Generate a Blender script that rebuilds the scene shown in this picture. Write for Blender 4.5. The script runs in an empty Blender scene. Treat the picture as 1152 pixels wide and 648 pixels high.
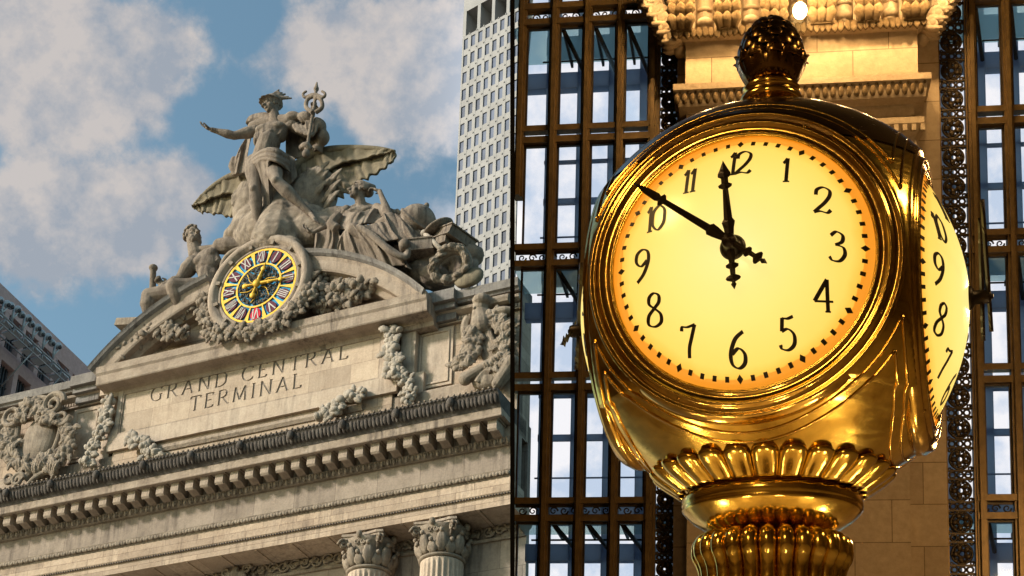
import bpy, bmesh, math, random
from mathutils import Vector, Matrix, Euler
PI = math.pi
R_ = math.radians
sc = bpy.context.scene
C = sc.collection
rnd = random.Random(7)

# ------------------------------------------------------------------ frames
F = 1800.0; PX = 576.0; PY = 640.0
def rX(a): return Matrix.Rotation(a, 3, 'X')
def rY(a): return Matrix.Rotation(a, 3, 'Y')
def rZ(a): return Matrix.Rotation(a, 3, 'Z')
MC = rX(R_(9.6)) @ rY(R_(-1.5))                       # camera axes in the world
CAMLOC = Vector((0, 0, 1.6))
# street frame (the building outside) seen from the camera
RL = rY(R_(1.3)) @ rX(R_(-24.9)) @ rZ(R_(-23.6))
ML3 = MC @ RL
ML = Matrix.Translation(CAMLOC) @ ML3.to_4x4()
def camray(px, py): return Vector(((px-PX)/F, 1.0, -(py-PY)/F))
def L(px, py, Y):                                     # surveyed point on the plane Y of the street frame
    r = RL.transposed() @ camray(px, py)
    return r*(Y/r.y)
def W(px, py, y):                                     # hall frame
    r = MC @ camray(px, py)
    return CAMLOC + r*(y/r.y)

# ------------------------------------------------------------------ mesh collector
def cr(pts, n=6, closed=False):
    """catmull-rom through points"""
    P = [Vector(p) for p in pts]; out = []
    m = len(P)
    if m < 3 and not closed: return P
    rng = range(m if closed else m-1)
    for i in rng:
        if closed: a, b, c, d = P[(i-1) % m], P[i], P[(i+1) % m], P[(i+2) % m]
        else: a, b, c, d = P[max(i-1, 0)], P[i], P[i+1], P[min(i+2, m-1)]
        for k in range(n):
            t = k/n
            out.append(0.5*((2*b)+(c-a)*t+(2*a-5*b+4*c-d)*t*t+(3*b-a-3*c+d)*t**3))
    if not closed: out.append(P[-1].copy())
    return out

class MB:
    def __init__(s): s.v = []; s.f = []; s.sm = []
    def add(s, v, f, smooth=False):
        o = len(s.v); s.v += [Vector(p) for p in v]
        for q in f: s.f.append([i+o for i in q]); s.sm.append(smooth)
    def box(s, x0, x1, y0, y1, z0, z1, mat=None):
        v = [Vector(p) for p in ((x0,y0,z0),(x1,y0,z0),(x1,y1,z0),(x0,y1,z0),(x0,y0,z1),(x1,y0,z1),(x1,y1,z1),(x0,y1,z1))]
        if mat: v = [mat @ p for p in v]
        s.add(v, [(3,2,1,0),(4,5,6,7),(0,1,5,4),(1,2,6,5),(2,3,7,6),(3,0,4,7)])
    def grid(s, rows, smooth=True, closeu=False, closev=False, caps=False):
        n = len(rows); m = len(rows[0]); v = [p for r in rows for p in r]; f = []
        for i in range(n if closeu else n-1):
            for j in range(m if closev else m-1):
                a = i*m+j; b = i*m+(j+1) % m; c = ((i+1) % n)*m+(j+1) % m; d = ((i+1) % n)*m+j
                f.append((a, b, c, d))
        if caps:
            f.append(tuple(range(m-1, -1, -1))); f.append(tuple((n-1)*m+j for j in range(m)))
        s.add(v, f, smooth)
    def tube(s, pts, r, n=8, closed=False, smooth=True):
        P = [Vector(p) for p in pts]; m = len(P)
        rr = r if isinstance(r, (list, tuple)) else [r]*m
        rows = []; up = None
        for i in range(m):
            a = P[(i-1) % m] if closed else P[max(i-1, 0)]
            b = P[(i+1) % m] if closed else P[min(i+1, m-1)]
            t = (b-a)
            if t.length < 1e-9: t = Vector((0, 0, 1))
            t.normalize()
            if up is None:
                up = Vector((0, 0, 1)) if abs(t.z) < .9 else Vector((1, 0, 0))
            x = up-t*up.dot(t)
            if x.length < 1e-6: x = t.orthogonal()
            x.normalize(); up = x; y = t.cross(x)
            rows.append([P[i]+(x*math.cos(2*PI*k/n)+y*math.sin(2*PI*k/n))*rr[i] for k in range(n)])
        s.grid(rows, smooth, closeu=closed, closev=True, caps=not closed)
    def cap(s, p0, p1, r0, r1, n=12):                 # tapered capsule
        p0 = Vector(p0); p1 = Vector(p1); d = p1-p0; Ln = max(d.length, 1e-6); d = d/Ln
        pts = []; rr = []
        for k in range(1, 6):
            a = -PI/2+PI/2*k/5; pts.append(p0+d*r0*math.sin(a)); rr.append(max(r0*math.cos(a), r0*.05))
        for k in range(0, 5):
            a = PI/2*k/5; pts.append(p1+d*r1*math.sin(a)); rr.append(max(r1*math.cos(a), r1*.05))
        s.tube(pts, rr, n)
    def chain(s, pts, rr, n=12):
        for i in range(len(pts)-1): s.cap(pts[i], pts[i+1], rr[i], rr[i+1], n)
    def ell(s, c, ax, M=None, nu=12, nv=8):
        c = Vector(c); rows = []
        for i in range(nv+1):
            a = -PI/2+PI*i/nv; ca = max(math.cos(a), .02)
            row = []
            for j in range(nu):
                b = 2*PI*j/nu
                p = Vector((ax[0]*ca*math.cos(b), ax[1]*ca*math.sin(b), ax[2]*math.sin(a)))
                row.append(c+(M @ p if M else p))
            rows.append(row)
        s.grid(rows, True, closev=True, caps=True)
    def lathe(s, prof, c=(0,0,0), n=48, smooth=True, mat=None, closed=False):
        c = Vector(c); rows = []
        for r, z in prof:
            row = [Vector((r*math.cos(2*PI*k/n), r*math.sin(2*PI*k/n), z)) for k in range(n)]
            rows.append([(mat @ p if mat else p)+c for p in row])
        s.grid(rows, smooth, closev=True, caps=not closed, closeu=closed)
    def prof_x(s, prof, x0, x1, smooth=False):        # closed profile (y,z) run along X
        rows = [[Vector((x, y, z)) for y, z in prof] for x in (x0, x1)]
        n = len(prof)
        s.grid(rows, smooth, closev=True)
        o = len(s.v)-2*n
        s.f.append([o+i for i in range(n-1, -1, -1)]); s.sm.append(False)
        s.f.append([o+n+i for i in range(n)]); s.sm.append(False)
    def sheet(s, rowsF, th, nrm=Vector((0,-1,0))):    # closed thick sheet from a grid
        n = len(rowsF); m = len(rowsF[0])
        back = [[p-nrm*th for p in r] for r in rowsF]
        o = len(s.v)
        s.v += [p.copy() for r in rowsF for p in r]; s.v += [p.copy() for r in back for p in r]
        N = n*m
        def q(*i): s.f.append([o+k for k in i]); s.sm.append(True)
        for i in range(n-1):
            for j in range(m-1):
                a = i*m+j; q(a, a+1, a+m+1, a+m); q(N+a, N+a+m, N+a+m+1, N+a+1)
        for i in range(n-1):
            a = i*m; q(a, a+m, N+a+m, N+a); a = i*m+m-1; q(a, N+a, N+a+m, a+m)
        for j in range(m-1):
            a = j; q(a, N+a, N+a+1, a+1); a = (n-1)*m+j; q(a, a+1, N+a+1, N+a)
    def folds(s, A, B, nf, amp, th=.12, nu=None, nv=14, nrm=Vector((0,-1,0)), bulge=0, seed=0, mid=None):
        """cloth hung between two curves with nf ridges running from A to B"""
        nu = nu or nf*8
        rs = random.Random(seed); ph = [rs.uniform(-.8, .8) for _ in range(4)]
        A = cr(A, 8); B = cr(B, 8); Mi = cr(mid, 8) if mid else None
        def at(Q, t):
            x = t*(len(Q)-1); i = min(int(x), len(Q)-2); return Q[i].lerp(Q[i+1], x-i)
        rows = []
        for j in range(nv+1):
            v = j/nv; row = []
            for i in range(nu+1):
                u = i/nu
                if Mi: p = at(A,u)*((1-v)*(1-2*v))+at(Mi,u)*(4*v*(1-v))+at(B,u)*(v*(2*v-1))
                else: p = at(A,u).lerp(at(B,u), v)
                w = u*nf+.35*math.sin(v*3+ph[0])+.3*math.sin(u*5+ph[1]+v*2)
                h = abs(math.sin(PI*w))**.7*(.55+.45*math.sin(w*2.3+ph[2]+v*2))
                p = p+nrm*(amp*h+bulge*math.sin(PI*u)*math.sin(PI*min(1, v*.9+.1)))
                row.append(p)
            rows.append(row)
        s.sheet(rows, th, nrm)
    def mesh(s, name, base=None):
        me = bpy.data.meshes.new(name)
        b = base or Vector((0,0,0))
        me.from_pydata([tuple(p-b) for p in s.v], [], s.f)
        me.polygons.foreach_set('use_smooth', s.sm)
        me.update()
        bm = bmesh.new(); bm.from_mesh(me); bmesh.ops.recalc_face_normals(bm, faces=bm.faces); bm.to_mesh(me); bm.free()
        return me

# ------------------------------------------------------------------ objects
BASE = {}
def tag(o, label=None, cat=None, group=None, kind=None):
    if label: o['label'] = label
    if cat: o['category'] = cat
    if group: o['group'] = group
    if kind: o['kind'] = kind
    return o
def root(name, base, label, cat, frame='L', group=None):
    o = bpy.data.objects.new(name, None); C.objects.link(o); o.empty_display_size = .3
    base = Vector(base)
    o.matrix_world = (ML @ Matrix.Translation(base)) if frame == 'L' else Matrix.Translation(base)
    BASE[o.name] = (base, frame)
    return tag(o, label, cat, group)
def link(name, me, mat, parent=None, base=None, frame='L'):
    o = bpy.data.objects.new(name, me); C.objects.link(o)
    if mat is not None:
        me.materials.clear(); me.materials.append(mat)
    if parent is not None:
        o.parent = parent
        BASE[o.name] = BASE[parent.name]
    else:
        o.matrix_world = (ML @ Matrix.Translation(base)) if frame == 'L' else Matrix.Translation(base)
        BASE[o.name] = (Vector(base), frame)
    return o
def part(name, mb, mat, parent):
    b = BASE[parent.name][0]
    return link(name, mb.mesh(name, b), mat, parent)
def single(name, mb, mat, base, label=None, cat=None, frame='L', group=None, kind=None):
    o = link(name, mb.mesh(name, Vector(base)), mat, None, Vector(base), frame)
    return tag(o, label, cat, group, kind)
def sculpt(name, mb, mat, parent=None, vox=.05, smooth=3, rough=0, base=None, **kw):
    """weld overlapping solids into one carved surface"""
    b = BASE[parent.name][0] if parent is not None else Vector(base)
    me = mb.mesh(name+'_raw', b)
    t = bpy.data.objects.new('tmp', me); C.objects.link(t)
    m = t.modifiers.new('r', 'REMESH'); m.mode = 'VOXEL'; m.voxel_size = vox; m.use_smooth_shade = True
    if smooth:
        q = t.modifiers.new('s', 'SMOOTH'); q.factor = .5; q.iterations = smooth
    if rough:
        tx = bpy.data.textures.get('chisel') or bpy.data.textures.new('chisel', 'CLOUDS'); tx.noise_scale = .35; tx.noise_depth = 2
        d = t.modifiers.new('d', 'DISPLACE'); d.texture = tx; d.strength = rough; d.mid_level = .5; d.texture_coords = 'LOCAL'
    dg = bpy.context.evaluated_depsgraph_get()
    ev = t.evaluated_get(dg)
    out = bpy.data.meshes.new_from_object(ev, depsgraph=dg); out.name = name
    out.polygons.foreach_set('use_smooth', [True]*len(out.polygons))
    bpy.data.objects.remove(t); bpy.data.meshes.remove(me)
    o = link(name, out, mat, parent, b)
    if kw: tag(o, **kw)
    return o
def dup(o, parent=None, **kw):
    c = o.copy(); C.objects.link(c)
    if parent is not None: c.parent = parent
    BASE[c.name] = BASE.get(o.name, (Vector(), 'W'))
    return c

# ------------------------------------------------------------------ materials
def newmat(name):
    m = bpy.data.materials.new(name); m.use_nodes = True
    nt = m.node_tree; b = nt.nodes['Principled BSDF']
    return m, nt, b
def ramp(nt, fac, stops, interp='LINEAR'):
    r = nt.nodes.new('ShaderNodeValToRGB'); r.color_ramp.interpolation = interp
    e = r.color_ramp.elements
    while len(e) > 1: e.remove(e[0])
    e[0].position = stops[0][0]; e[0].color = (*stops[0][1], 1)
    for p, c in stops[1:]:
        q = e.new(p); q.color = (*c, 1)
    nt.links.new(fac, r.inputs[0]); return r.outputs[0]
def noise(nt, vec, scale, detail=6, rough=.6, dist=0):
    n = nt.nodes.new('ShaderNodeTexNoise'); n.inputs['Scale'].default_value = scale
    n.inputs['Detail'].default_value = detail; n.inputs['Roughness'].default_value = rough
    n.inputs['Distortion'].default_value = dist
    nt.links.new(vec, n.inputs['Vector']); return n.outputs[0]
def coords(nt, scale=(1,1,1), loc=(0,0,0)):
    t = nt.nodes.new('ShaderNodeTexCoord'); m = nt.nodes.new('ShaderNodeMapping')
    m.inputs['Scale'].default_value = scale; m.inputs['Location'].default_value = loc
    nt.links.new(t.outputs['Object'], m.inputs[0]); return m.outputs[0]
def mix(nt, fac, a, b, mode='MIX'):
    m = nt.nodes.new('ShaderNodeMix'); m.data_type = 'RGBA'; m.blend_type = mode
    for i, v in ((0, fac), (6, a), (7, b)):
        if hasattr(v, 'links') or isinstance(v, bpy.types.NodeSocket): nt.links.new(v, m.inputs[i])
        else: m.inputs[i].default_value = v if i == 0 else (*v, 1)
    return m.outputs[2]
def bump(nt, b, h, strength=.4, dist=.05):
    n = nt.nodes.new('ShaderNodeBump'); n.inputs['Strength'].default_value = strength; n.inputs['Distance'].default_value = dist
    nt.links.new(h, n.inputs['Height']); nt.links.new(n.outputs[0], b.inputs['Normal'])
def stone(name, c0, c1, c2, sc_=1.0, joints=None, bumpd=.03, streak=.6, stain=(.06,.05,.045), stainamt=.5):
    """weathered carved stone: blotches, vertical rain streaks, block joints"""
    m, nt, b = newmat(name)
    v = coords(nt)
    col = ramp(nt, noise(nt, v, .9*sc_, 8, .65), [(.3, c0), (.5, c1), (.72, c2)])
    fine = noise(nt, v, 9*sc_, 8, .7)
    col = mix(nt, .35, col, ramp(nt, fine, [(.3, tuple(x*.55 for x in c1)), (.7, tuple(min(1, x*1.35) for x in c1))]))
    if streak:
        vs = coords(nt, (2.2*sc_, 2.2*sc_, .18*sc_), (3, 1, 0))
        st = ramp(nt, noise(nt, vs, 1.6, 7, .7), [(.46, (0,0,0)), (.64, (1,1,1))])
        bl = ramp(nt, noise(nt, v, .35*sc_, 4, .6), [(.4, (0,0,0)), (.6, (1,1,1))])
        f = mix(nt, 1, st, bl, 'MULTIPLY')
        mm = nt.nodes.new('ShaderNodeMath'); mm.operation = 'MULTIPLY'; mm.inputs[1].default_value = stainamt
        nt.links.new(f, mm.inputs[0])
        col = mix(nt, mm.outputs[0], col, stain)
    h = fine
    if joints:
        w, hh, mw = joints
        br = nt.nodes.new('ShaderNodeTexBrick')
        br.inputs['Scale'].default_value = 1; br.inputs['Mortar Size'].default_value = mw
        br.inputs['Brick Width'].default_value = w; br.inputs['Row Height'].default_value = hh
        br.inputs['Mortar Smooth'].default_value = .3
        br.inputs['Color1'].default_value = (.82,.8,.78,1); br.inputs['Color2'].default_value = (1.12,1.1,1.06,1)
        br.inputs['Mortar'].default_value = (.45,.42,.4,1)
        t = nt.nodes.new('ShaderNodeTexCoord'); sx = nt.nodes.new('ShaderNodeSeparateXYZ'); cx = nt.nodes.new('ShaderNodeCombineXYZ')
        nt.links.new(t.outputs['Object'], sx.inputs[0]); nt.links.new(sx.outputs[0], cx.inputs[0]); nt.links.new(sx.outputs[2], cx.inputs[1])
        nt.links.new(cx.outputs[0], br.inputs['Vector'])
        col = mix(nt, 1, col, br.outputs[0], 'MULTIPLY')
    nt.links.new(col, b.inputs['Base Color']); b.inputs['Roughness'].default_value = .88
    b.inputs['Specular IOR Level'].default_value = .08
    bump(nt, b, h, .9, bumpd*1.6)
    return m
def plain(name, c, rough=.6, metal=0, var=.25, scale=8, bumpd=0, spec=.5, emis=None, es=0):
    m, nt, b = newmat(name)
    v = coords(nt)
    n = noise(nt, v, scale, 6, .6)
    nt.links.new(ramp(nt, n, [(.3, tuple(x*(1-var) for x in c)), (.7, tuple(min(1, x*(1+var)) for x in c))]), b.inputs['Base Color'])
    b.inputs['Roughness'].default_value = rough; b.inputs['Metallic'].default_value = metal
    b.inputs['Specular IOR Level'].default_value = spec
    if bumpd: bump(nt, b, n, .5, bumpd)
    if emis: b.inputs['Emission Color'].default_value = (*emis, 1); b.inputs['Emission Strength'].default_value = es
    return m
def brass(name, c, r0, r1, bumpd=.0006, scale=9):
    m, nt, b = newmat(name)
    v = coords(nt)
    n = noise(nt, v, scale, 6, .65, .6)
    nt.links.new(mix(nt, ramp(nt, noise(nt, v, scale*.45, 7, .7, 1.2), [(.50, (0,0,0)), (.72, (.75,.75,.75))]), ramp(nt, n, [(.3, tuple(x*.66 for x in c)), (.6, c), (.8, tuple(min(1, x*1.12) for x in c))]), tuple(x*y for x, y in zip(c, (.42,.34,.25)))), b.inputs['Base Color'])
    rr = ramp(nt, noise(nt, coords(nt, (1,1,6)), scale*2.3, 5, .6), [(.3, (r0,)*3), (.75, (r1,)*3)])
    nt.links.new(rr, b.inputs['Roughness']); b.inputs['Metallic'].default_value = 1
    bump(nt, b, noise(nt, v, scale*.8, 3, .5), .35, bumpd)
    return m
M = {}
M['lime'] = stone('limestone', (.31,.235,.175), (.42,.33,.25), (.51,.415,.325), joints=(1.9,.74,.012))
M['limeplain'] = stone('limestone carved panel', (.36,.28,.21), (.46,.37,.285), (.54,.45,.35), stainamt=.45)
M['trim'] = stone('limestone moulding', (.22,.17,.13), (.35,.28,.215), (.46,.38,.30), stainamt=.7)
M['frieze'] = stone('grey frieze stone', (.22,.18,.145), (.30,.25,.205), (.37,.31,.255), joints=(2.3,3.0,.012), streak=.6, stainamt=.6)
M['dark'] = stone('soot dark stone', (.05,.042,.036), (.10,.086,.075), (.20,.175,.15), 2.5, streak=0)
M['carve'] = stone('carved ornament stone', (.14,.108,.08), (.27,.22,.168), (.42,.35,.275), 2.2, streak=.6, stainamt=.6)
M['orn'] = stone('pale carved fruit stone', (.25,.215,.17), (.37,.32,.26), (.47,.42,.35), 2.0, streak=0)
M['statue'] = stone('weathered statue stone', (.12,.09,.068), (.225,.18,.14), (.36,.30,.24), 1.5, stainamt=.9)
M['wing'] = stone('mossy wing stone', (.13,.105,.07), (.20,.165,.11), (.28,.235,.165), 1.5, stainamt=.6)
M['coping'] = stone('grey coping stone', (.13,.12,.11), (.22,.20,.18), (.31,.29,.26), 1.2, stainamt=.7)
SUN_E = 4.2; SKY_S = .13; SKY_TINT = (1.22, 1.32, 1.06); CLOUD_B = .48; CLOUD_R = .40; CLOUD_LO = (.58,.63,.72,1); CLOUD_HI = (1,.91,.86,1); EXPO = .4
PIER_E = 205; BOOTH_E = 20; HALL_E = 330; DIAL_E = .80
# ------------------------------------------------------------------ drawn lettering (pen strokes)
def S(*pts): return ('c', [Vector((p[0], p[1], 0)) for p in pts])
def Ln(*pts): return ('l', [Vector((p[0], p[1], 0)) for p in pts])
def serif(x, y, w=.13): return ('s', [Vector((x-w, y, 0)), Vector((x+w, y, 0))])
GL = {
'0': (.62, [S((.31,1),(.08,.78),(.04,.5),(.08,.2),(.31,0),(.54,.2),(.58,.5),(.54,.78),(.31,1))]),
'1': (.40, [Ln((.22,0),(.22,1)), S((.06,.8),(.14,.86),(.22,1)), serif(.22,.01,.12)]),
'2': (.66, [S((.07,.70),(.10,.9),(.32,1),(.55,.88),(.56,.66),(.40,.40),(.18,.18),(.03,.03)), S((.03,.03),(.25,.07),(.5,.02),(.63,.13))]),
'3': (.62, [S((.10,.86),(.30,1),(.52,.88),(.50,.66),(.26,.54)), S((.26,.54),(.54,.46),(.60,.22),(.42,0),(.16,.0),(.05,.13))]),
'4': (.72, [Ln((.50,-.02),(.50,1)), Ln((.50,1),(.03,.30)), Ln((.03,.30),(.70,.30)), serif(.5,-.02,.1)]),
'5': (.62, [S((.16,.97),(.36,.95),(.57,1.02)), Ln((.17,.97),(.13,.56)), S((.13,.56),(.36,.63),(.57,.46),(.56,.17),(.34,0),(.10,.03),(.05,.15))]),
'6': (.62, [S((.56,1.0),(.26,.80),(.07,.42),(.10,.12),(.32,0),(.54,.13),(.56,.38),(.36,.54),(.12,.40))]),
'7': (.62, [S((.04,.84),(.08,.96),(.3,.94),(.60,.99)), S((.60,.99),(.44,.6),(.32,.3),(.28,-.02))]),
'8': (.62, [S((.31,.54),(.11,.70),(.12,.90),(.31,1),(.50,.90),(.50,.70),(.31,.54),(.07,.34),(.06,.10),(.31,0),(.56,.10),(.55,.34),(.31,.54))]),
'9': (.62, [S((.10,-.04),(.38,.20),(.56,.58),(.53,.88),(.31,1),(.08,.88),(.06,.62),(.26,.46),(.50,.60))]),
'A': (.86, [Ln((.08,0),(.42,1)), Ln((.42,1),(.78,0)), Ln((.19,.34),(.66,.34)), serif(.08,.01,.1), serif(.78,.01,.1)]),
'C': (.84, [S((.78,.80),(.72,.96),(.48,1.02),(.20,.88),(.06,.5),(.20,.12),(.48,-.02),(.74,.06),(.80,.2))]),
'D': (.86, [Ln((.14,0),(.14,1)), S((.14,1),(.48,.99),(.78,.78),(.80,.5),(.78,.22),(.48,.01),(.14,0)), serif(.12,1,.09), serif(.12,0,.09)]),
'E': (.68, [Ln((.14,0),(.14,1)), Ln((.14,1),(.60,1)), Ln((.14,.52),(.50,.52)), Ln((.14,0),(.62,0)), Ln((.60,1),(.60,.86)), Ln((.62,0),(.62,.15)), serif(.1,1,.07), serif(.1,0,.07)]),
'G': (.90, [S((.78,.80),(.72,.96),(.48,1.02),(.20,.88),(.06,.5),(.20,.12),(.48,-.02),(.78,.08)), Ln((.76,.42),(.76,.04)), serif(.76,.43,.12)]),
'I': (.34, [Ln((.17,0),(.17,1)), serif(.17,1,.12), serif(.17,0,.12)]),
'L': (.64, [Ln((.14,0),(.14,1)), Ln((.14,0),(.60,0)), Ln((.60,0),(.60,.17)), serif(.14,1,.12), serif(.1,0,.07)]),
'M': (1.04, [Ln((.12,0),(.18,1)), Ln((.18,1),(.52,.08)), Ln((.52,.08),(.86,1)), Ln((.86,1),(.92,0)), serif(.12,0,.1), serif(.92,0,.1)]),
'N': (.92, [Ln((.14,0),(.14,1)), Ln((.14,1),(.78,0)), Ln((.78,0),(.78,1)), serif(.14,0,.1), serif(.78,1,.1), serif(.1,1,.07)]),
'R': (.82, [Ln((.14,0),(.14,1)), S((.14,1),(.44,1),(.62,.88),(.60,.62),(.40,.50),(.14,.49)), Ln((.36,.50),(.76,0)), serif(.14,0,.12), serif(.12,1,.09), serif(.78,0,.08)]),
'T': (.78, [Ln((.39,0),(.39,1)), Ln((.04,1),(.74,1)), Ln((.04,1),(.04,.85)), Ln((.74,1),(.74,.85)), serif(.39,0,.12)]),
'V': (.80, [Ln((.06,1),(.40,0)), Ln((.40,0),(.74,1)), serif(.06,1,.1), serif(.74,1,.1)]),
'X': (.80, [Ln((.08,1),(.72,0)), Ln((.72,1),(.08,0)), serif(.08,1,.1), serif(.72,1,.1), serif(.08,0,.1), serif(.72,0,.1)]),
}
def pen(pts, wmin, wmax, dirn=None):
    out = []
    n = len(pts)
    for i in range(n):
        t = pts[min(i+1, n-1)]-pts[max(i-1, 0)]
        a = math.atan2(t.y, t.x)
        w = wmin+(wmax-wmin)*abs(math.sin(a+.30))**1.3
        nn = Vector((-math.sin(a), math.cos(a), 0))
        out.append((pts[i], nn, w/2))
    return out
def glyph_strips(ch, wmin=.045, wmax=.13):
    adv, st = GL[ch]; res = []
    for kind, pts in st:
        if kind == 'c': q = cr(pts, 7)
        elif kind == 's': q = pts
        else: q = [pts[0].lerp(pts[1], k/4) for k in range(5)]
        if kind == 's': res.append([(p, Vector((0,1,0)), wmin*.55) for p in q])
        else: res.append(pen(q, wmin, wmax))
    return adv, res
def write(mb, text, place, h, x0=0, y0=0, track=.0, center=False, wmin=.045, wmax=.13, lo=0, hi=1, squash=1.0):
    """strokes as closed ribbons; place(x,y,k) -> 3D, k in {lo,hi}"""
    width = sum((GL[c][0]*squash+track)*h if c != ' ' else .75*h for c in text)-track*h
    x = x0-(width/2 if center else 0)
    for c in text:
        if c == ' ': x += .75*h; continue
        adv, strips = glyph_strips(c, wmin, wmax)
        for q in strips:
            rows = []
            for p, nn, w in q:
                a = p+nn*w; b = p-nn*w
                A = (x+a.x*h*squash, y0+a.y*h); B = (x+b.x*h*squash, y0+b.y*h)
                rows.append([place(*A, hi), place(*B, hi), place(*B, lo), place(*A, lo)])
            mb.grid(rows, False, closev=True, caps=True)
        x += (adv*squash+track)*h
    return width

# ------------------------------------------------------------------ carved ornament
def scroll(mb, c, r, turns=1.6, th=.1, M3=None, hand=1, taper=.45):
    pts = []; rr = []; n = int(turns*16)
    for i in range(n+1):
        t = i/n; a = hand*2*PI*turns*t; q = r*(1-.82*t)
        p = Vector((q*math.cos(a), 0, q*math.sin(a)))
        pts.append(Vector(c)+(M3 @ p if M3 else p)); rr.append(th*(1-taper*t))
    mb.tube(pts, rr, 7)
def leaf(mb, base, tip, w, out=Vector((0,-1,0)), curl=.25, n=7):
    base = Vector(base); tip = Vector(tip); d = tip-base; l = d.length
    if l < 1e-5: return
    side = d.normalized().cross(out).normalized(); rows = []
    for i in range(n+1):
        t = i/n; ww = w*math.sin(PI*min(1, t*.85+.12))**.8*(1+.18*math.cos(t*PI*7))
        c = base+d*t+out*(curl*l*math.sin(PI*t*.9)+.03)
        rows.append([c-side*ww-out*ww*.35, c-side*ww*.45+out*ww*.15, c-out*ww*.12, c+side*ww*.45+out*ww*.15, c+side*ww-out*ww*.35])
    mb.sheet(rows, max(.05, w*.3), out)
def bunch(mb, c, spread, n, rr, r_=None, leaves=.35, out=Vector((0,-1,0)), depth=.25):
    """a heap of carved fruit and leaves"""
    r_ = r_ or rnd; c = Vector(c)
    for _ in range(n):
        a = r_.uniform(0, 2*PI); q = math.sqrt(r_.random())
        p = c+Vector((spread[0]*q*math.cos(a), 0, spread[1]*q*math.sin(a)))+out*(depth*(1-q*q)*r_.uniform(.3, 1.1))
        s = r_.uniform(*rr)
        if r_.random() < leaves:
            b = r_.uniform(0, 2*PI)
            leaf(mb, p, p+Vector((math.cos(b), 0, math.sin(b)))*s*2.6, s*.75, out)
        else:
            e = Euler((r_.uniform(0, 3), r_.uniform(0, 3), r_.uniform(0, 3))).to_matrix()
            mb.ell(p, (s, s*r_.uniform(.65, 1), s*r_.uniform(.7, 1.25)), e, 10, 7)
def garland(mb, pts, w, n, rr, seed=1, leaves=.3, depth=.22):
    r_ = random.Random(seed); Q = cr(pts, 10)
    for k in range(n):
        t = (k+.5)/n*(len(Q)-1); i = min(int(t), len(Q)-2); c = Q[i].lerp(Q[i+1], t-i)
        ww = w*(.75+.35*math.sin(k*1.7))
        bunch(mb, c, (ww, ww*.8), 5, rr, r_, leaves, depth=depth)
# ================================================================== THE STREET SIDE
X0, X1 = -66.0, L(577.5, 500, 60).x
GZ = -1.6
def zl(px, py, Y): return L(px, py, Y).z
T = root('terminal_building', (-41.4, 60, GZ), 'pale limestone terminal building with an arched pediment, long dark cornice and fluted columns', 'building')
# --- main entablature, heights surveyed on their own depth
yc = 58.0
zA = zl(300, 489, yc); zB = zl(300, 508, 58.3); zC = zl(300, 519.5, 58.55)
zE = zl(300, 543, 59.55); zF = zl(300, 551, 59.7); zG = zl(300, 577, 59.6); zH = zl(300, 585, 59.65)
zI = zl(300, 601, 59.72); zJ = zl(300, 612, 59.8)
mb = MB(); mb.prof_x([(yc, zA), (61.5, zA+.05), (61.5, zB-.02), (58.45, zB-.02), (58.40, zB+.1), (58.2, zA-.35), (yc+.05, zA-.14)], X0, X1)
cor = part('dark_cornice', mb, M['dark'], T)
mb = MB(); r2 = random.Random(3)                     # carved leaves of the dark cornice
x = X0; k = 0
while x < X1:
    b = 1 if k % 2 == 0 else .8
    mb.ell((x+r2.uniform(-.02,.02), 58.18, (zA+zB)/2-.02+r2.uniform(-.03,.02)), (.11*r2.uniform(.85,1.1), .07*r2.uniform(.7,1.2), .29*b*r2.uniform(.9,1.03)), Matrix.Rotation(.35, 3, 'X'), 7, 6)
    mb.ell((x, 58.02, zA-.07), (.10, .07, .06), None, 6, 5)
    if k % 14 == 0:                                   # a lion head now and then
        mb.ell((x, 58.0, (zA+zB)/2+.1), (.19, .16, .24), None, 9, 7)
    x += .205; k += 1
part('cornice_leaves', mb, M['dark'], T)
mb = MB(); x = X0
while x < X1:
    mb.ell((x, 57.97, zA+.03), (.07, .06, .05), None, 6, 5); x += .30
mb.prof_x([(58.47, zB-.004), (61.5, zB-.004), (61.5, zC+.12), (58.75, zC+.12), (58.72, zC), (58.52, zC), (58.5, zC+.06), (58.52, zC+.1)], X0, X1)
part('corona', mb, M['trim'], T)
# modillion blocks
mb = MB(); wm = .23
zt = zC+.11; zb = zE-.02
bx, by = 0, 58.8
P = [(58.80, zt), (59.74, zt), (59.74, zb+.02), (59.45, zb), (59.2, zb+.10), (59.0, zb+.12), (58.86, zb+.02), (58.78, zb+.12), (58.78, zb+.3)]
mb.prof_x(P, -wm, wm)
mb.prof_x([(58.72, zt+.001), (59.74, zt+.001), (59.74, zt-.09), (58.74, zt-.09)], -wm-.07, wm+.07)
mx0 = L(300, 530, 59).x
me = mb.mesh('modillion', Vector((0, 60, GZ)))
n = 0; xs = mx0-.875*26
mods = []
while xs < X1-.3:
    if xs > X0+8:
        o = link('modillion', me, M['trim'], T); o.location = (xs+41.4, 0, 0); mods.append(o); n += 1
    xs += .875
mb = MB(); mb.prof_x([(59.75, zC+.11), (61, zC+.11), (61, zE), (59.75, zE)], X0, X1); part('bed_wall', mb, M['trim'], T)
mb = MB(); mb.prof_x([(59.56, zE-.002), (61, zE-.002), (61, zF), (59.76, zF), (59.72, zF+.06)], X0, X1)
x = X0; k = 0
while x < X1:
    mb.ell((x, 59.62, (zE+zF)/2), (.10, .09, .17), None, 8, 6); mb.box(x+.145, x+.18, 59.54, 59.6, zF+.05, zE-.03); x += .33
part('egg_band', mb, M['carve'], T)
mb = MB(); mb.prof_x([(59.9, zF-.002), (61, zF-.002), (61, zG), (59.9, zG)], X0, X1); part('frieze', mb, M['frieze'], T)
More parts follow.
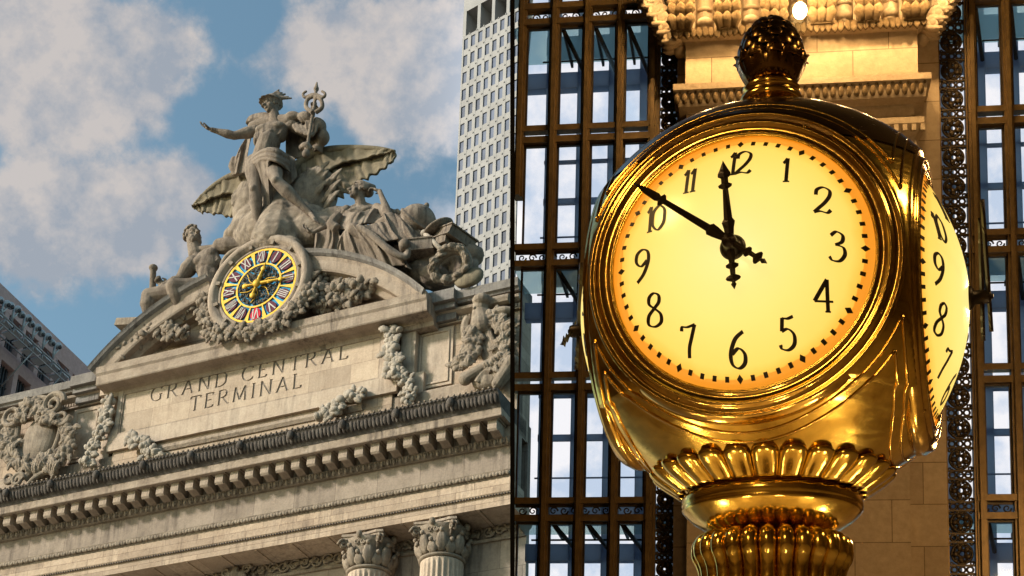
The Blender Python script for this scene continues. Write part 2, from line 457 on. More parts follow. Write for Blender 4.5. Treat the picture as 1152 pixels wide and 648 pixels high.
mb = MB(); mb.prof_x([(59.62, zG-.002), (61, zG-.002), (61, zH), (59.74, zH), (59.7, zH+.1)], X0, X1)
x = X0; k = 0
while x < X1:
    mb.ell((x, 59.62, (zG+zH)/2), (.15, .07, .10), Matrix.Rotation(.7 if k % 2 else -.7, 3, 'Y'), 7, 5); x += .17; k += 1
part('leaf_band', mb, M['carve'], T)
mb = MB(); mb.prof_x([(59.74, zH-.002), (61.4, zH-.002), (61.4, zJ+.01), (59.88, zJ+.01), (59.88, zI-.05), (59.80, zI-.05), (59.78, zI), (59.74, zI+.04)], X0, X1)
part('architrave', mb, M['lime'], T)
mb = MB(); x = X0
while x < X1: mb.ell((x, 59.80, zI-.03), (.07, .05, .05), None, 6, 4); x += .15
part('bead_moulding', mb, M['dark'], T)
mb = MB(); mb.box(X0, X1, 59.88, 61.75, zJ-.12, zJ+.008)
for xx in range(-64, -26, 2): mb.box(xx, xx+.12, 59.95, 61.7, zJ-.17, zJ-.119)
part('soffit', mb, M['lime'], T)
# wall inside the portico with its carved band
mb = MB(); mb.box(X0, X1, 61.75, 62.1, GZ, zA); part('portico_wall', mb, M['frieze'], T)
mb = MB(); zt = zl(300, 633, 61.7); r3 = random.Random(5)
mb.box(X0, X1, 61.62, 61.8, zt-.95, zt-.8); mb.box(X0, X1, 61.6, 61.8, zt-.02, zt+.12)
x = X0
while x < X1:
    scroll(mb, (x, 61.66, zt-.4), .32, 1.4, .07, hand=1 if int(x*2) % 2 else -1); 
    for q in range(3): leaf(mb, (x, 61.68, zt-.4), (x+r3.uniform(-.4,.4), 61.68, zt-.4+r3.uniform(-.35,.35)), .1)
    x += .62
part('carved_band', mb, M['carve'], T)
# columns
def column(cx, cy, r, ztop, pilaster=False):
    """fluted shaft as a part with its capital under it"""
    a = MB(); nf = 24; rows = []
    zs = [GZ, ztop-1.95]
    for z in (GZ+.6, -0+GZ+1.2, ztop-8, ztop-2.3, ztop-2.06, ztop-2.0):
        rr = r*(1.0 if z < ztop-7 else .93 if z > ztop-2.6 else .95)
        fl = 0 if z > ztop-2.3 or z < GZ+1 else 1
        row = []
        for k in range(nf*8):
            t = k/8 % 1; a_ = 2*PI*k/(nf*8)
            d = fl*.085*(max(0, math.sin(PI*(t-.12)/.76)) if .12 < t < .88 else 0)**.7
            row.append(Vector((cx+(rr-d)*math.cos(a_), cy+(rr-d)*math.sin(a_), z)))
        rows.append(row)
    a.grid(rows, True, closev=True, caps=True)
    a.lathe([(r*1.3, GZ), (r*1.3, GZ+.3), (r*1.12, GZ+.45), (r*1.18, GZ+.55), (r*1.0, GZ+.7)], (cx, cy, 0), 40)
    sh = part('column', a, M['limeplain'], T)
    c = MB()
    b = ztop-1.95
    c.lathe([(r*.9, b-.02), (r*1.02, b+.03), (r*1.02, b+.12), (r*.92, b+.16), (r*.90, b+.9), (r*1.0, b+1.4), (r*1.15, b+1.6)], (cx, cy, 0), 32)
    for tier, (h0, h1, rad, nn, off, w) in enumerate(((.12, .75, .95, 8, 0, .26), (.2, 1.2, .97, 8, .5, .28))):
        for k in range(nn):
            an = 2*PI*(k+off)/nn; d = Vector((math.cos(an), math.sin(an), 0)); p = Vector((cx, cy, b))+d*r*rad
            leaf(c, p+Vector((0,0,h0)), p+Vector((0,0,h1))+d*.10, w, d, .16, 6)
            c.ell(p+Vector((0,0,h1))+d*.24, (.12, .12, .12), None, 8, 6)
    for k in range(4):                                # corner volutes
        an = PI/4+k*PI/2; d = Vector((math.cos(an), math.sin(an), 0))
        m3 = Matrix.Rotation(an, 3, 'Z')
        for sg in (-1, 1):
            scroll(c, Vector((cx, cy, b+1.4))+d*r*1.26+d.cross(Vector((0,0,1)))*.09*sg, .24, 1.5, .07, m3)
        c.tube([Vector((cx, cy, b+1.0))+d*r*.98, Vector((cx, cy, b+1.45))+d*r*1.1, Vector((cx, cy, b+1.6))+d*r*1.3], [.07, .09, .11], 6)
        d2 = Vector((math.cos(an+PI/4), math.sin(an+PI/4), 0))
        c.ell(Vector((cx, cy, b+1.7))+d2*r*1.12, (.16, .16, .2), None, 8, 6)
        for sg in (-1, 1):
            t2 = d2.cross(Vector((0,0,1)))*sg
            scroll(c, Vector((cx, cy, b+1.35))+d2*r*1.02+t2*.16, .15, 1.4, .05, Matrix.Rotation(an+PI/4+PI/2, 3, 'Z'), sg)
    part('capital', c, M['carve'], sh)
    ab = MB(); n_ = 10
    for lv, (s_, h) in enumerate(((1.40, .13), (1.48, .13))):
        out = []; z0_ = b+1.60+lv*.13
        for e in range(4):
            an = PI/4+e*PI/2; an2 = an+PI/2
            p = Vector((math.cos(an), math.sin(an), 0))*r*s_; q = Vector((math.cos(an2), math.sin(an2), 0))*r*s_
            for k in range(n_):
                t = k/n_; pp = p.lerp(q, .06+t*.88); inn = Vector((math.cos(an+PI/4), math.sin(an+PI/4), 0))
                out.append(pp-inn*r*.14*math.sin(PI*t))
        ab.grid([[Vector((cx+p.x, cy+p.y, z)) for p in out] for z in (z0_, z0_+h-.004)], False, closev=True, caps=True)
    part('abacus', ab, M['trim'], sh)
    return sh
zcol = zJ-.12
for px_ in (416.5, 497.5):
    p = L(px_, 632, 60.95)
    column(p.x, 60.95, 1.10, zcol)
for dx in (-9.9, -13.7, -23.6, -27.4):
    column(L(416.5, 632, 60.95).x+dx+3.85, 60.95+40 if False else 60.95, 1.10, zcol) if dx < -20 else None
# a flat pilaster capital on the back wall
pc = L(270, 640, 61.6); mb = MB(); mb.box(pc.x-.62, pc.x+.62, 61.45, 61.8, GZ, pc.z-1.0); pil = part('pilaster', mb, M['lime'], T)
mb = MB(); mb.box(pc.x-.85, pc.x+.85, 61.2, 61.8, pc.z+.05, pc.z+.25)
for sg in (-1, 1):
    scroll(mb, (pc.x+sg*.6, 61.3, pc.z-.22), .27, 1.5, .09, hand=sg)
    leaf(mb, (pc.x+sg*.3, 61.4, pc.z-1.0), (pc.x+sg*.4, 61.35, pc.z-.2), .25)
leaf(mb, (pc.x, 61.4, pc.z-1.0), (pc.x, 61.3, pc.z), .3)
part('pilaster_capital', mb, M['carve'], pil)

# --- attic
YW = 60.7
mb = MB(); mb.box(X0, X1, YW, 61.9, zA-1, zl(545, 352, YW)); part('attic_wall', mb, M['lime'], T)
zt1 = zl(530, 324, 60.1); zt2 = zl(530, 337, 60.2); zt3 = zl(539.6, 347, 60.3); zt4 = zl(539.6, 357, 60.55); 
mb = MB(); mb.prof_x([(60.05, zt1), (61.95, zt1+.04), (61.95, zt2), (60.25, zt2), (60.2, zt2+.1), (60.08, zt2+.16)], X0, X1); part('coping', mb, M['coping'], T)
mb = MB(); mb.prof_x([(60.55, zt2+.001), (61.93, zt2+.001), (61.93, zt3), (60.60, zt3), (60.45, zt3+.06), (60.25, zt3+.18), (60.2, zt3+.3)], X0, X1); part('attic_cornice', mb, M['trim'], T)
mb = MB(); mb.prof_x([(60.56, zt3), (61, zt3), (61, zt4), (60.50, zt4), (60.50, zt4+.08), (60.56, zt4+.1)], X0, X1)
x = X0
while x < X1: mb.box(x, x+.09, 60.48, 60.57, zt4+.12, zt3-.04); x += .18
part('fluted_band', mb, M['trim'], T)
mb = MB(); zs0 = zA+.1; zs1 = zl(505, 434, 60.4)
mb.prof_x([(60.3, zs0), (61, zs0), (61, zs1+.1), (60.55, zs1+.1), (60.4, zs1), (60.3, zs1-.1)], X0, X1); part('plinth_course', mb, M['trim'], T)
def frame(mb, x0, x1, z0, z1, y, w=.09, d=.06):
    mb.box(x0, x1, y-d, y, z1-w, z1); mb.box(x0, x1, y-d, y, z0, z0+w)
    mb.box(x0, x0+w, y-d+.003, y, z0+w, z1-w); mb.box(x1-w, x1, y-d+.003, y, z0+w, z1-w)
def raised(name, x0, x1, z0, z1, y=YW, mat='limeplain'):
    mb = MB(); mb.box(x0, x1, y-.10, y, z0, z1); frame(mb, x0+.18, x1-.18, z0+.18, z1-.18, y-.1); part(name, mb, M[mat], T)
zr0 = zs1+.25; zr1 = zt4-.1
a_ = L(470, 400, YW).x; b_ = L(510, 400, YW).x; raised('wall_panel', a_, b_, zr0, zr1)
a_ = L(86, 480, YW).x; b_ = L(108, 480, YW).x; raised('wall_panel', a_-.2, b_+.3, zr0, zr1)
# stepped blocks of the parapet next to the pediment
for a_, b_ in ((L(479, 330, 60).x, L(513, 328, 60).x), (L(84, 420, 60).x, L(112, 420, 60).x)):
    mb = MB(); mb.box(a_, b_, 59.75, 60.4, zt2+.003, zt1+.03); mb.box(a_+.06, b_-.06, 60.0, 60.5, zt3+.25, zt2)
    mb.box(a_+.1, b_-.1, 60.3, 60.55, zt4+.1, zt3+.248)
    part('parapet_block', mb, M['coping'], T)

# --- the inscription block
xc = -41.33
bx0, bx1 = -49.7, -33.0; bz0 = zl(280, 480, 60.0)-.02; bz1 = zl(280, 404-9, 60.0)+.3
bz0 = (L(118, 508, 60).z+L(438, 442, 60).z)/2
YB = 60.0
mb = MB(); mb.box(bx0, bx1, YB+.2, YW+.1, zs0, bz1+1.2); part('block_wall', mb, M['lime'], T)
ix0, ix1 = (L(128.5, 490, 60).x+L(142, 439, 60).x)/2, (L(427.8, 425, 60).x+L(428.5, 368, 60).x)/2
iz0, iz1 = 42.09, 44.98
mb = MB()
mb.box(bx0, ix0, YB, YB+.25, bz0, bz1+.4); mb.box(ix1, bx1, YB, YB+.25, bz0, bz1+.4)
mb.box(ix0, ix1, YB, YB+.25, bz0, iz0); mb.box(ix0, ix1, YB, YB+.25, iz1, bz1+.4)
for sg, e in ((-1, bx0), (1, bx1)):                   # flared ears at the foot
    mb.box(min(e, e+sg*.32), max(e, e+sg*.32), YB+.003, YB+.25, bz0, bz0+.9)
    for k in range(5): mb.box(min(e, e+sg*.32*(1-k/5)), max(e, e+sg*.32*(1-k/5)), YB+.004, YB+.25, bz0+.9+k*.12, bz0+1.02+k*.12)
part('tablet_border', mb, M['limeplain'], T)
mb = MB(); w_ = .10
for (a0, a1, c0, c1) in ((ix0, ix1, iz1-w_, iz1), (ix0, ix1, iz0, iz0+w_)): mb.box(a0, a1, YB+.03, YB+.2, c0, c1)
for (a0, a1) in ((ix0, ix0+w_), (ix1-w_, ix1)): mb.box(a0, a1, YB+.033, YB+.2, iz0+w_, iz1-w_)
part('tablet_moulding', mb, M['trim'], T)
# tablet with the words cut into it
tb = MB(); tb.box(ix0+w_, ix1-w_, YB+.10, YB+.24, iz0+w_, iz1-w_)
cut = MB()
y_ = YB
def pl(x, z, k): return Vector((x, YB+.02 if k else YB+.165, z))
hb = .86
p1 = L(168.5, 452.6, 60.1); p2 = L(391.5, 402.2, 60.1)
w1 = write(MB(), 'GRAND CENTRAL', pl, hb, 0, 0, .30)
tr = .30+((p2.x-p1.x)-w1)/(12*hb)
write(cut, 'GRAND CENTRAL', pl, hb, p1.x, (p1.z+p2.z)/2, tr, wmin=.06, wmax=.15)
q1 = L(213, 462.5, 60.1); q2 = L(339, 435, 60.1)
w2 = write(MB(), 'TERMINAL', pl, hb, 0, 0, .2); tr2 = .2+((q2.x-q1.x)-w2)/(7*hb)
write(cut, 'TERMINAL', pl, hb, q1.x, (q1.z+q2.z)/2-.02, tr2, wmin=.06, wmax=.15)
base0 = BASE[T.name][0]
o1 = bpy.data.objects.new('a', tb.mesh('inscription_tablet', base0)); C.objects.link(o1)
o2 = bpy.data.objects.new('b', cut.mesh('cut', base0)); C.objects.link(o2)
md = o1.modifiers.new('b', 'BOOLEAN'); md.operation = 'DIFFERENCE'; md.solver = 'EXACT'; md.use_self = True; md.object = o2
dg = bpy.context.evaluated_depsgraph_get(); tm = bpy.data.meshes.new_from_object(o1.evaluated_get(dg), depsgraph=dg)
bpy.data.objects.remove(o1); bpy.data.objects.remove(o2)
tm.name = 'inscription_tablet'; M['tablet'] = stone('inscription stone', (.36,.28,.21), (.46,.37,.285), (.54,.45,.35), joints=(2.4,1.45,.008), stainamt=.25)
tab = link('inscription_tablet', tm, M['tablet'], T)
tab['label'] = 'stone tablet with the cut words GRAND CENTRAL TERMINAL'
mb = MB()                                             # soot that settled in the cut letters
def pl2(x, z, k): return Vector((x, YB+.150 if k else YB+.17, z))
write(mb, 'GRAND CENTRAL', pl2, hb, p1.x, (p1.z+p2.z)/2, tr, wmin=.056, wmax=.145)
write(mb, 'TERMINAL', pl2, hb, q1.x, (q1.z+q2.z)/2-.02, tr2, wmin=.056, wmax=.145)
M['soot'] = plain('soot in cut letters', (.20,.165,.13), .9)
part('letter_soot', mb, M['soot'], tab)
za = L(171, 485, 60.2).z
mb = MB(); mb.prof_x([(60.02, bz0-.30), (60.25, bz0-.3), (60.25, bz0-.62), (60.12, bz0-.62), (60.02, bz0-.45)], -48.0, -34.6); part('string_course', mb, M['trim'], T)

# --- pediment
YP = 59.0
hz1 = (L(105, 413, YP).z+L(478, 328, YP).z)/2; hz0 = (L(108, 431, YP+.1).z+L(478, 350, YP+.1).z)/2
hx0 = L(107, 420, YP).x; hx1 = L(478.5, 340, YP).x
mb = MB(); pr = [(YP, hz1), (61.5, hz1+.02), (61.5, hz0-.35), (60.05, hz0-.35), (60.0, hz0-.12), (59.85, hz0-.02), (59.75, hz0), (YP+.22, hz0), (YP+.18, hz0+.06), (YP+.14, hz0+.55), (YP+.05, hz0+.68), (YP+.02, hz1-.12)]
mb.prof_x(pr, hx0, hx1)
part('pediment_cornice', mb, M['trim'], T)
acx, acz, aR = -41.25*59/60-.55, 37.1, 13.68
def fitc(p, q, r):
    ax, az, bx_, bz_, cx_, cz_ = p.x, p.z, q.x, q.z, r.x, r.z
    d = 2*(ax*(bz_-cz_)+bx_*(cz_-az)+cx_*(az-bz_))
    ux = ((ax*ax+az*az)*(bz_-cz_)+(bx_*bx_+bz_*bz_)*(cz_-az)+(cx_*cx_+cz_*cz_)*(az-bz_))/d
    uz = ((ax*ax+az*az)*(cx_-bx_)+(bx_*bx_+bz_*bz_)*(ax-cx_)+(cx_*cx_+cz_*cz_)*(bx_-ax))/d
    return ux, uz, math.hypot(ax-ux, az-uz)
acx, acz, aR = fitc(L(100, 410, 58.8), L(222, 312, 58.8), L(440, 299, 58.8))
print('arc', acx, acz, aR)
def arcseg(name, prof, a0, a1, mat, n=28):
    mb = MB(); rows = []
    for i in range(n+1):
        a = a0+(a1-a0)*i/n
        rows.append([Vector((acx+r*math.cos(a), y, acz+r*math.sin(a))) for r, y in prof])
    mb.grid(rows, False, closev=True, caps=True)
    return part(name, mb, mat, T)
def ang(p): return math.atan2(p.z-acz, p.x-acx)
aL0 = math.asin(min(1, (hz1-acz+.0)/aR)); aL0 = PI-aL0; aL1 = ang(L(231, 312, 58.8))
aR0 = ang(L(340, 283, 58.8)); aR1 = math.asin((hz1-acz)/aR)
for a0, a1 in ((aL0, aL1), (aR0, aR1)):
    arcseg('arched_cornice_cap', [(aR, 58.8), (aR+.1, 63.5), (aR-.30, 63.5), (aR-.30, 59.05), (aR-.2, 58.9), (aR-.08, 58.85)], a0, a1, M['coping'])
    arcseg('arched_cornice', [(aR-.304, 59.08), (aR-.304, 63.4), (aR-1.6, 63.4), (aR-1.6, 60.35), (aR-1.45, 60.2), (aR-1.40, 59.8), (aR-1.12, 59.6), (aR-1.08, 59.25), (aR-.98, 59.2), (aR-.5, 59.16)], a0, a1, M['trim'])
mb = MB(); rows = []                                  # tympanum wall
for y in (60.35, 63.3):
    rows.append([Vector((acx+(aR-1.2)*math.cos(aL0+(aR1-aL0)*i/40), y, acz+(aR-1.2)*math.sin(aL0+(aR1-aL0)*i/40))) for i in range(41)]+[Vector((hx1-.5, y, hz1-.1)), Vector((hx0+.5, y, hz1-.1))])
mb.grid(rows, False, closev=True, caps=True); part('tympanum', mb, M['lime'], T)
mb = MB(); mb.box(hx0+1, hx1-1, 63.3, 66, zt1-1, hz1+2.2); mb.box(hx0+4.5, hx1-4.5, 62.6, 65.5, hz1, L(290, 262, 61).z-.4); part('attic_block', mb, M['frieze'], T)

# --- carved fruit, garlands, trophies
def Lp(pts, Y): return [L(x, y, Y) for x, y in pts]
mb = MB(); garland(mb, Lp([(122, 452), (119, 470), (114, 488), (104, 506), (99, 524)], 59.85), .42, 26, (.13, .24), 11)
part('festoon', mb, M['orn'], T)
mb = MB(); garland(mb, Lp([(443, 374), (443, 400), (445, 424)], 59.85), .50, 20, (.15, .28), 12)
garland(mb, Lp([(447, 424), (456, 428), (460, 440), (459, 452)], 59.95), .36, 12, (.12, .2), 14); part('festoon', mb, M['orn'], T)
mb = MB(); garland(mb, Lp([(146, 500), (156, 496), (168, 507), (181, 511)], 59.75), .42, 12, (.14, .26), 13)
part('fruit_swag', mb, M['orn'], T)
mb = MB(); garland(mb, Lp([(362, 469), (376, 462), (388, 448), (406, 444)], 59.75), .45, 14, (.14, .26), 15); part('fruit_swag', mb, M['orn'], T)
for s_, e in ((-1, bx0), (1, bx1)):                   # consoles behind the festoons
    mb = MB(); x0_ = e+s_*.34; x1_ = e+s_*1.15
    mb.box(min(x0_, x1_), max(x0_, x1_), 60.2, YW+.1, zs1+1.1, zt4); mb.box(min(x0_, x1_)-.1, max(x0_, x1_)+.1, 59.95, YW, zt4, zt3+.25)
    mb.box(min(x0_, x1_)-(.5 if s_ < 0 else 0), max(x0_, x1_)+(.5 if s_ > 0 else 0), 60.3, YW+.1, zs0, zs1+1.1)
    part('console', mb, M['limeplain'], T)
# fruit in the tympanum corners
mb = MB()
garland(mb, Lp([(138, 400), (155, 385), (172, 372), (190, 372), (205, 378)], 59.7), .62, 44, (.12, .25), 16, .5, .5)
garland(mb, Lp([(178, 368), (205, 352), (222, 345), (231, 352)], 59.8), .55, 28, (.12, .25), 17, .5, .4)
part('tympanum_fruit', mb, M['carve'], T)
mb = MB()
garland(mb, Lp([(352, 312), (372, 332), (395, 325), (418, 322)], 59.7), .75, 48, (.12, .27), 18, .45, .55)
garland(mb, Lp([(346, 330), (362, 345), (380, 342), (405, 335)], 59.7), .65, 34, (.12, .25), 19, .45, .55)
for k in range(6):
    p = L(345+k*4.2, 342-k*2.5, 59.5); leaf(mb, p, p+Vector((.6, -.1, .8-.15*k)), .22)
scroll(mb, L(362, 312, 59.6), .55, 1.5, .14); scroll(mb, L(345, 305, 59.5), .5, 1.4, .16, hand=-1)
part('tympanum_fruit', mb, M['carve'], T)
mb = MB()
garland(mb, Lp([(236, 372), (262, 376), (292, 371), (318, 360), (338, 345), (350, 325)], 58.95), .42, 60, (.12, .24), 20, .65, .3)
garland(mb, Lp([(238, 372), (231, 355), (229, 335)], 59.1), .32, 18, (.12, .22), 21, .6, .2)
part('clock_garland', mb, M['carve'], T)
for px_ in range(252, 345, 9):
    pass
# left cartouche
mb = MB()
def A_(x, y, Y=60.1): return L(x, y, Y)
c = A_(45, 497, 60.2); mb.ell(c, (1.15, .55, 1.7), Matrix.Rotation(.15, 3, 'Y'), 24, 14)
rim = [(20, 485), (26, 463), (42, 448), (60, 452), (69, 470), (66, 492), (56, 512), (36, 520), (21, 508)]
mb.tube(cr(Lp(rim, 59.9), 6, True), .16, 8, True)
scroll(mb, A_(60, 455, 59.6), .75, 1.8, .20); scroll(mb, A_(14, 468, 59.7), .7, 1.7, .18, hand=-1)
scroll(mb, A_(70, 470, 59.7), .5, 1.5, .16, hand=-1); scroll(mb, A_(20, 540, 59.6), .42, 1.6, .15); scroll(mb, A_(10, 538, 59.6), .36, 1.5, .13, hand=-1)
for pp, ww in (([(28, 540), (40, 528), (55, 526), (62, 532)], .30), ([(32, 545), (44, 534), (56, 531), (61, 537)], .2), ([(2, 480), (14, 470), (26, 462)], .2), ([(3, 492), (10, 480), (22, 474)], .2), ([(2, 510), (10, 520), (24, 524)], .22)):
    mb.tube(cr(Lp(pp, 59.8), 6), ww*.8, 8)
garland(mb, Lp([(24, 470), (36, 455), (48, 462), (58, 478)], 59.7), .5, 18, (.13, .28), 31, .5)
garland(mb, Lp([(72, 480), (78, 495), (74, 510), (64, 516)], 59.9), .5, 18, (.13, .28), 32, .5)
garland(mb, Lp([(2, 500), (14, 510), (22, 526), (44, 522), (60, 518)], 59.8), .55, 30, (.12, .26), 33, .75)
garland(mb, Lp([(0, 478), (8, 490), (12, 505)], 59.9), .5, 16, (.12, .26), 34, .75)
for k in range(14):
    p = A_(22+k*3.4, 530-3*math.sin(k)*1.5, 59.7); leaf(mb, p, p+Vector((.5*math.sin(k*1.3), -.1, .75)), .2)
mb.box(A_(0, 540, 60.3).x-1, A_(64, 530, 60.3).x, 60.15, 61, zs0, zs0+.35)
lc = sculpt('cartouche', mb, M['carve'], T, .028, 0)
lc['label'] = 'carved scroll shield at the left edge of the wall'
# right trophy
mb = MB()
hd = A_(541, 345, 60.0); mb.ell(hd, (.42, .42, .5)); mb.ell(hd+Vector((.1, -.1, .25)), (.5, .5, .35)); mb.cap(hd+Vector((-.1, -.2, -.1)), hd+Vector((-.2, -.35, -.25)), .12, .08)
mb.cap(A_(541, 352, 60.1), A_(543, 366, 60.0), .45, .62); mb.ell(A_(544, 368, 60.0), (.75, .45, .3))
for k in range(5):
    mb.tube(cr(Lp([(538+k*3, 372), (539+k*4.5, 388), (546+k*4.8, 404), (552+k*5, 412)], 60.1-.05*k), 6), .13, 7)
mb.cap(A_(524, 426, 59.7), A_(567, 400, 59.9), .30, .26); mb.ell(A_(523.5, 426, 59.7), (.36, .3, .36))
mb.tube(cr(Lp([(537, 431), (545, 420), (556, 418), (562, 427), (560, 434)], 59.8), 6), .2, 8); mb.ell(A_(548, 428, 60.0), (.8, .35, .5))
garland(mb, Lp([(532, 372), (531, 390), (528, 402), (518, 412)], 59.8), .42, 26, (.13, .26), 41, .4)
garland(mb, Lp([(554, 356), (562, 366), (574, 368)], 59.9), .42, 18, (.13, .26), 42, .5)
mb.ell(A_(564, 352, 60), (.7, .4, .28)); mb.tube(cr(Lp([(545, 345), (556, 340), (574, 336)], 60.2), 6), .28, 8)
garland(mb, Lp([(560, 392), (566, 384), (572, 392)], 59.9), .3, 12, (.1, .24), 43, .9)
mb.tube(cr(Lp([(528, 358), (524, 370), (527, 392)], 60.2), 6), .28, 8)
mb.cap(A_(560, 432, 59.8), A_(576, 408, 59.8), .3, .4)
for k in range(12):
    p = A_(548+k*2.1, 418-k*1.6, 59.7); leaf(mb, p, p+Vector((.4*math.cos(k*2.1), -.1, .5*math.sin(k*1.7))), .16)
rc = sculpt('trophy', mb, M['carve'], T, .028, 0)
rc['label'] = 'carved trophy with a helmeted bust at the right end of the wall'

# --- the coloured clock in the pediment
YK = 58.85
ck = L(291, 321, YK); rD = 2.33*YK/60
K = root('pediment_clock', ck, 'gold, blue and maroon Roman numeral clock in a stone ring under the standing statue', 'clock')
def ring(name, prof, mat, parent=None, n=72):
    mb = MB(); rows = []
    for i in range(n):
        a = 2*PI*i/n
        rows.append([Vector((ck.x+r*math.cos(a), ck.y+y, ck.z+r*math.sin(a))) for r, y in prof])
    mb.grid(rows, True, closeu=True, closev=True); return part(name, mb, mat, parent or K)
sr = ring('stone_ring', [(rD+.02, .12), (rD+.02, -.02), (rD+.12, -.06), (rD+.2, .02), (rD+.3, .05), (rD+.38, -.16), (rD+.62, -.22), (rD+.78, -.12), (rD+.82, .1), (rD+.82, 1.6), (rD+.02, 1.6)], M['trim'])
for k in range(12):
    a = 2*PI*(k+.5)/12; m = Matrix.Translation(ck) @ Matrix.Rotation(-a, 4, 'Y')
    mb = MB(); mb.box(rD+.16, rD+.42, -.17, .1, -.10, .10, m); part('ring_clamp', mb, M['carve'], sr)
M['gold'] = plain('gilded metal', (.55,.34,.04), .6, .3, .2, 6, .01, .2)
M['blue'] = plain('blue stained glass', (.04,.28,.50), .7, 0, .35, 12, 0, .1)
M['maroon'] = plain('maroon glass', (.10,.025,.04), .7, 0, .35, 5, 0, .1)
M['red'] = plain('red glass', (.5,.02,.04), .7, 0, .3, 5, 0, .1)
M['white'] = plain('white enamel', (.5,.48,.44), .7, 0, .1, 5, 0, .1)
M['lead'] = plain('bronze lattice', (.10,.09,.075), .7, .1, .5, 14, 0, .1)
def disc(name, r0, r1, y, mat, parent=K, n=72, th=.05):
    mb = MB(); rows = []
    for i in range(n):
        a = 2*PI*i/n
        rows.append([Vector((ck.x+r*math.cos(a), ck.y+yy, ck.z+r*math.sin(a))) for r, yy in ((r0, y), (r1, y), (r1, y+th), (r0, y+th))])
    mb.grid(rows, False, closeu=True, closev=True); return part(name, mb, mat, parent)
dial = disc('dial_glass', .01, rD+.01, .06, M['blue'])
disc('gold_rim', rD-.12, rD, -.02, M['gold'], dial); disc('gold_band', 1.28, 1.38, -.02, M['gold'], dial)
for k in range(12):
    g = MB()
    a = 2*PI*(k+.5)/12; m = Matrix.Translation(ck) @ Matrix.Rotation(-a, 4, 'Y')
    g.add([m @ Vector(p) for p in ((1.36, -.015, -.035), (1.6, -.015, -.04), (rD-.1, -.015, -.12), (rD-.1, -.015, .12), (1.6, -.015, .04), (1.36, -.015, .035),
           (1.36, .06, -.035), (1.6, .06, -.04), (rD-.1, .06, -.12), (rD-.1, .06, .12), (1.6, .06, .04), (1.36, .06, .035))],
          [(0,1,4,5), (1,2,3,4), (0,6,7,1), (1,7,8,2), (2,8,9,3), (3,9,10,4), (4,10,11,5)])
    part('gold_divider', g, M['gold'], dial)
RN = ['XII', 'I', 'II', 'III', 'IIII', 'V', 'VI', 'VII', 'VIII', 'IX', 'X', 'XI']
for k in range(12):
    a = PI/2-2*PI*k/12; er = Vector((math.cos(a), 0, math.sin(a))); et = Vector((math.sin(a), 0, -math.cos(a)))
    e = MB(); rows = []
    cc = ck+er*1.80
    for y in (-.03, .058):
        rows.append([cc+er*(.385*math.cos(t*2*PI/24))+et*(.30+.05*math.cos(t*2*PI/24))*math.sin(t*2*PI/24)+Vector((0, y, 0)) for t in range(24)])
    e.grid(rows, False, closev=True, caps=True)
    ov = part('numeral_plate', e, M['red'] if RN[k] == 'VI' else M['maroon'], dial)
    if RN[k] == 'VI': ov['label'] = 'red plate of the numeral six'
    num = MB(); wtot = sum(GL[c][0] for c in RN[k])
    sq = min(.8, .46/(wtot*.62)); 
    write(num, RN[k], lambda x, y, kk: cc+er*(y-.30)+et*x+Vector((0, -.05 if kk else -.028, 0)), .60, 0, 0, 0, True, .06, .15, squash=sq*.98)
    part('numeral', num, M['white'], dial)
lat = MB(); r5 = random.Random(9)
for ringr, nn, rr in ((.35, 8, .14), (.72, 14, .15), (1.06, 20, .13)):
    for k in range(nn):
        a = 2*PI*(k+r5.random()*.3)/nn; p = ck+Vector((ringr*math.cos(a), .02, ringr*math.sin(a)))
        scroll(lat, p, rr*1.25, 1.3, .035, Matrix.Rotation(r5.uniform(0, 6), 3, 'Y'), r5.choice((-1, 1)))
        leaf(lat, p, p+Vector((math.cos(a+1), 0, math.sin(a+1)))*rr*1.7, .06)
for k in range(24):
    a = 2*PI*k/24; lat.tube([ck+Vector((.2*math.cos(a), .02, .2*math.sin(a))), ck+Vector((1.25*math.cos(a+.1), .02, 1.25*math.sin(a+.1)))], .022, 5)
part('lattice', lat, M['lead'], dial)
def goldhand(name, deg, ln, tail, w):
    a = R_(deg); er = Vector((math.cos(a), 0, math.sin(a))); m = MB(); y = Vector((0, -.16, 0))
    m.chain([ck+y-er*tail, ck+y-er*tail*.3, ck+y+er*.2, ck+y+er*ln*.6, ck+y+er*ln], [w*1.1, w*.7, w*1.2, w*.75, w*.25], 8)
    m.ell(ck+y-er*tail, (w*2, w, w*2)); m.ell(ck+y+er*ln*.72, (w*1.7, w*.8, w*1.7)); m.ell(ck+y+er*ln*.35, (w*1.5, w*.8, w*1.5))
    part(name, m, M['gold'], K)
goldhand('minute_hand', -2, 1.98, .75, .085); goldhand('hour_hand', 72, 1.3, .7, .09)
m = MB(); m.ell(ck+Vector((0, -.2, 0)), (.24, .16, .24)); part('hub', m, M['gold'], K)
for ring_ in (1.0,):
    m = MB()
    for k in range(6):
        a = k*PI/3+.3; m.tube(cr([ck+Vector((.2*math.cos(a), -.04, .2*math.sin(a))), ck+Vector((.6*math.cos(a+.2), -.04, .6*math.sin(a+.2))), ck+Vector((1.1*math.cos(a-.1), -.04, 1.1*math.sin(a-.1)))], 5), .03, 5)
    part('gold_rays', m, M['gold'], dial)
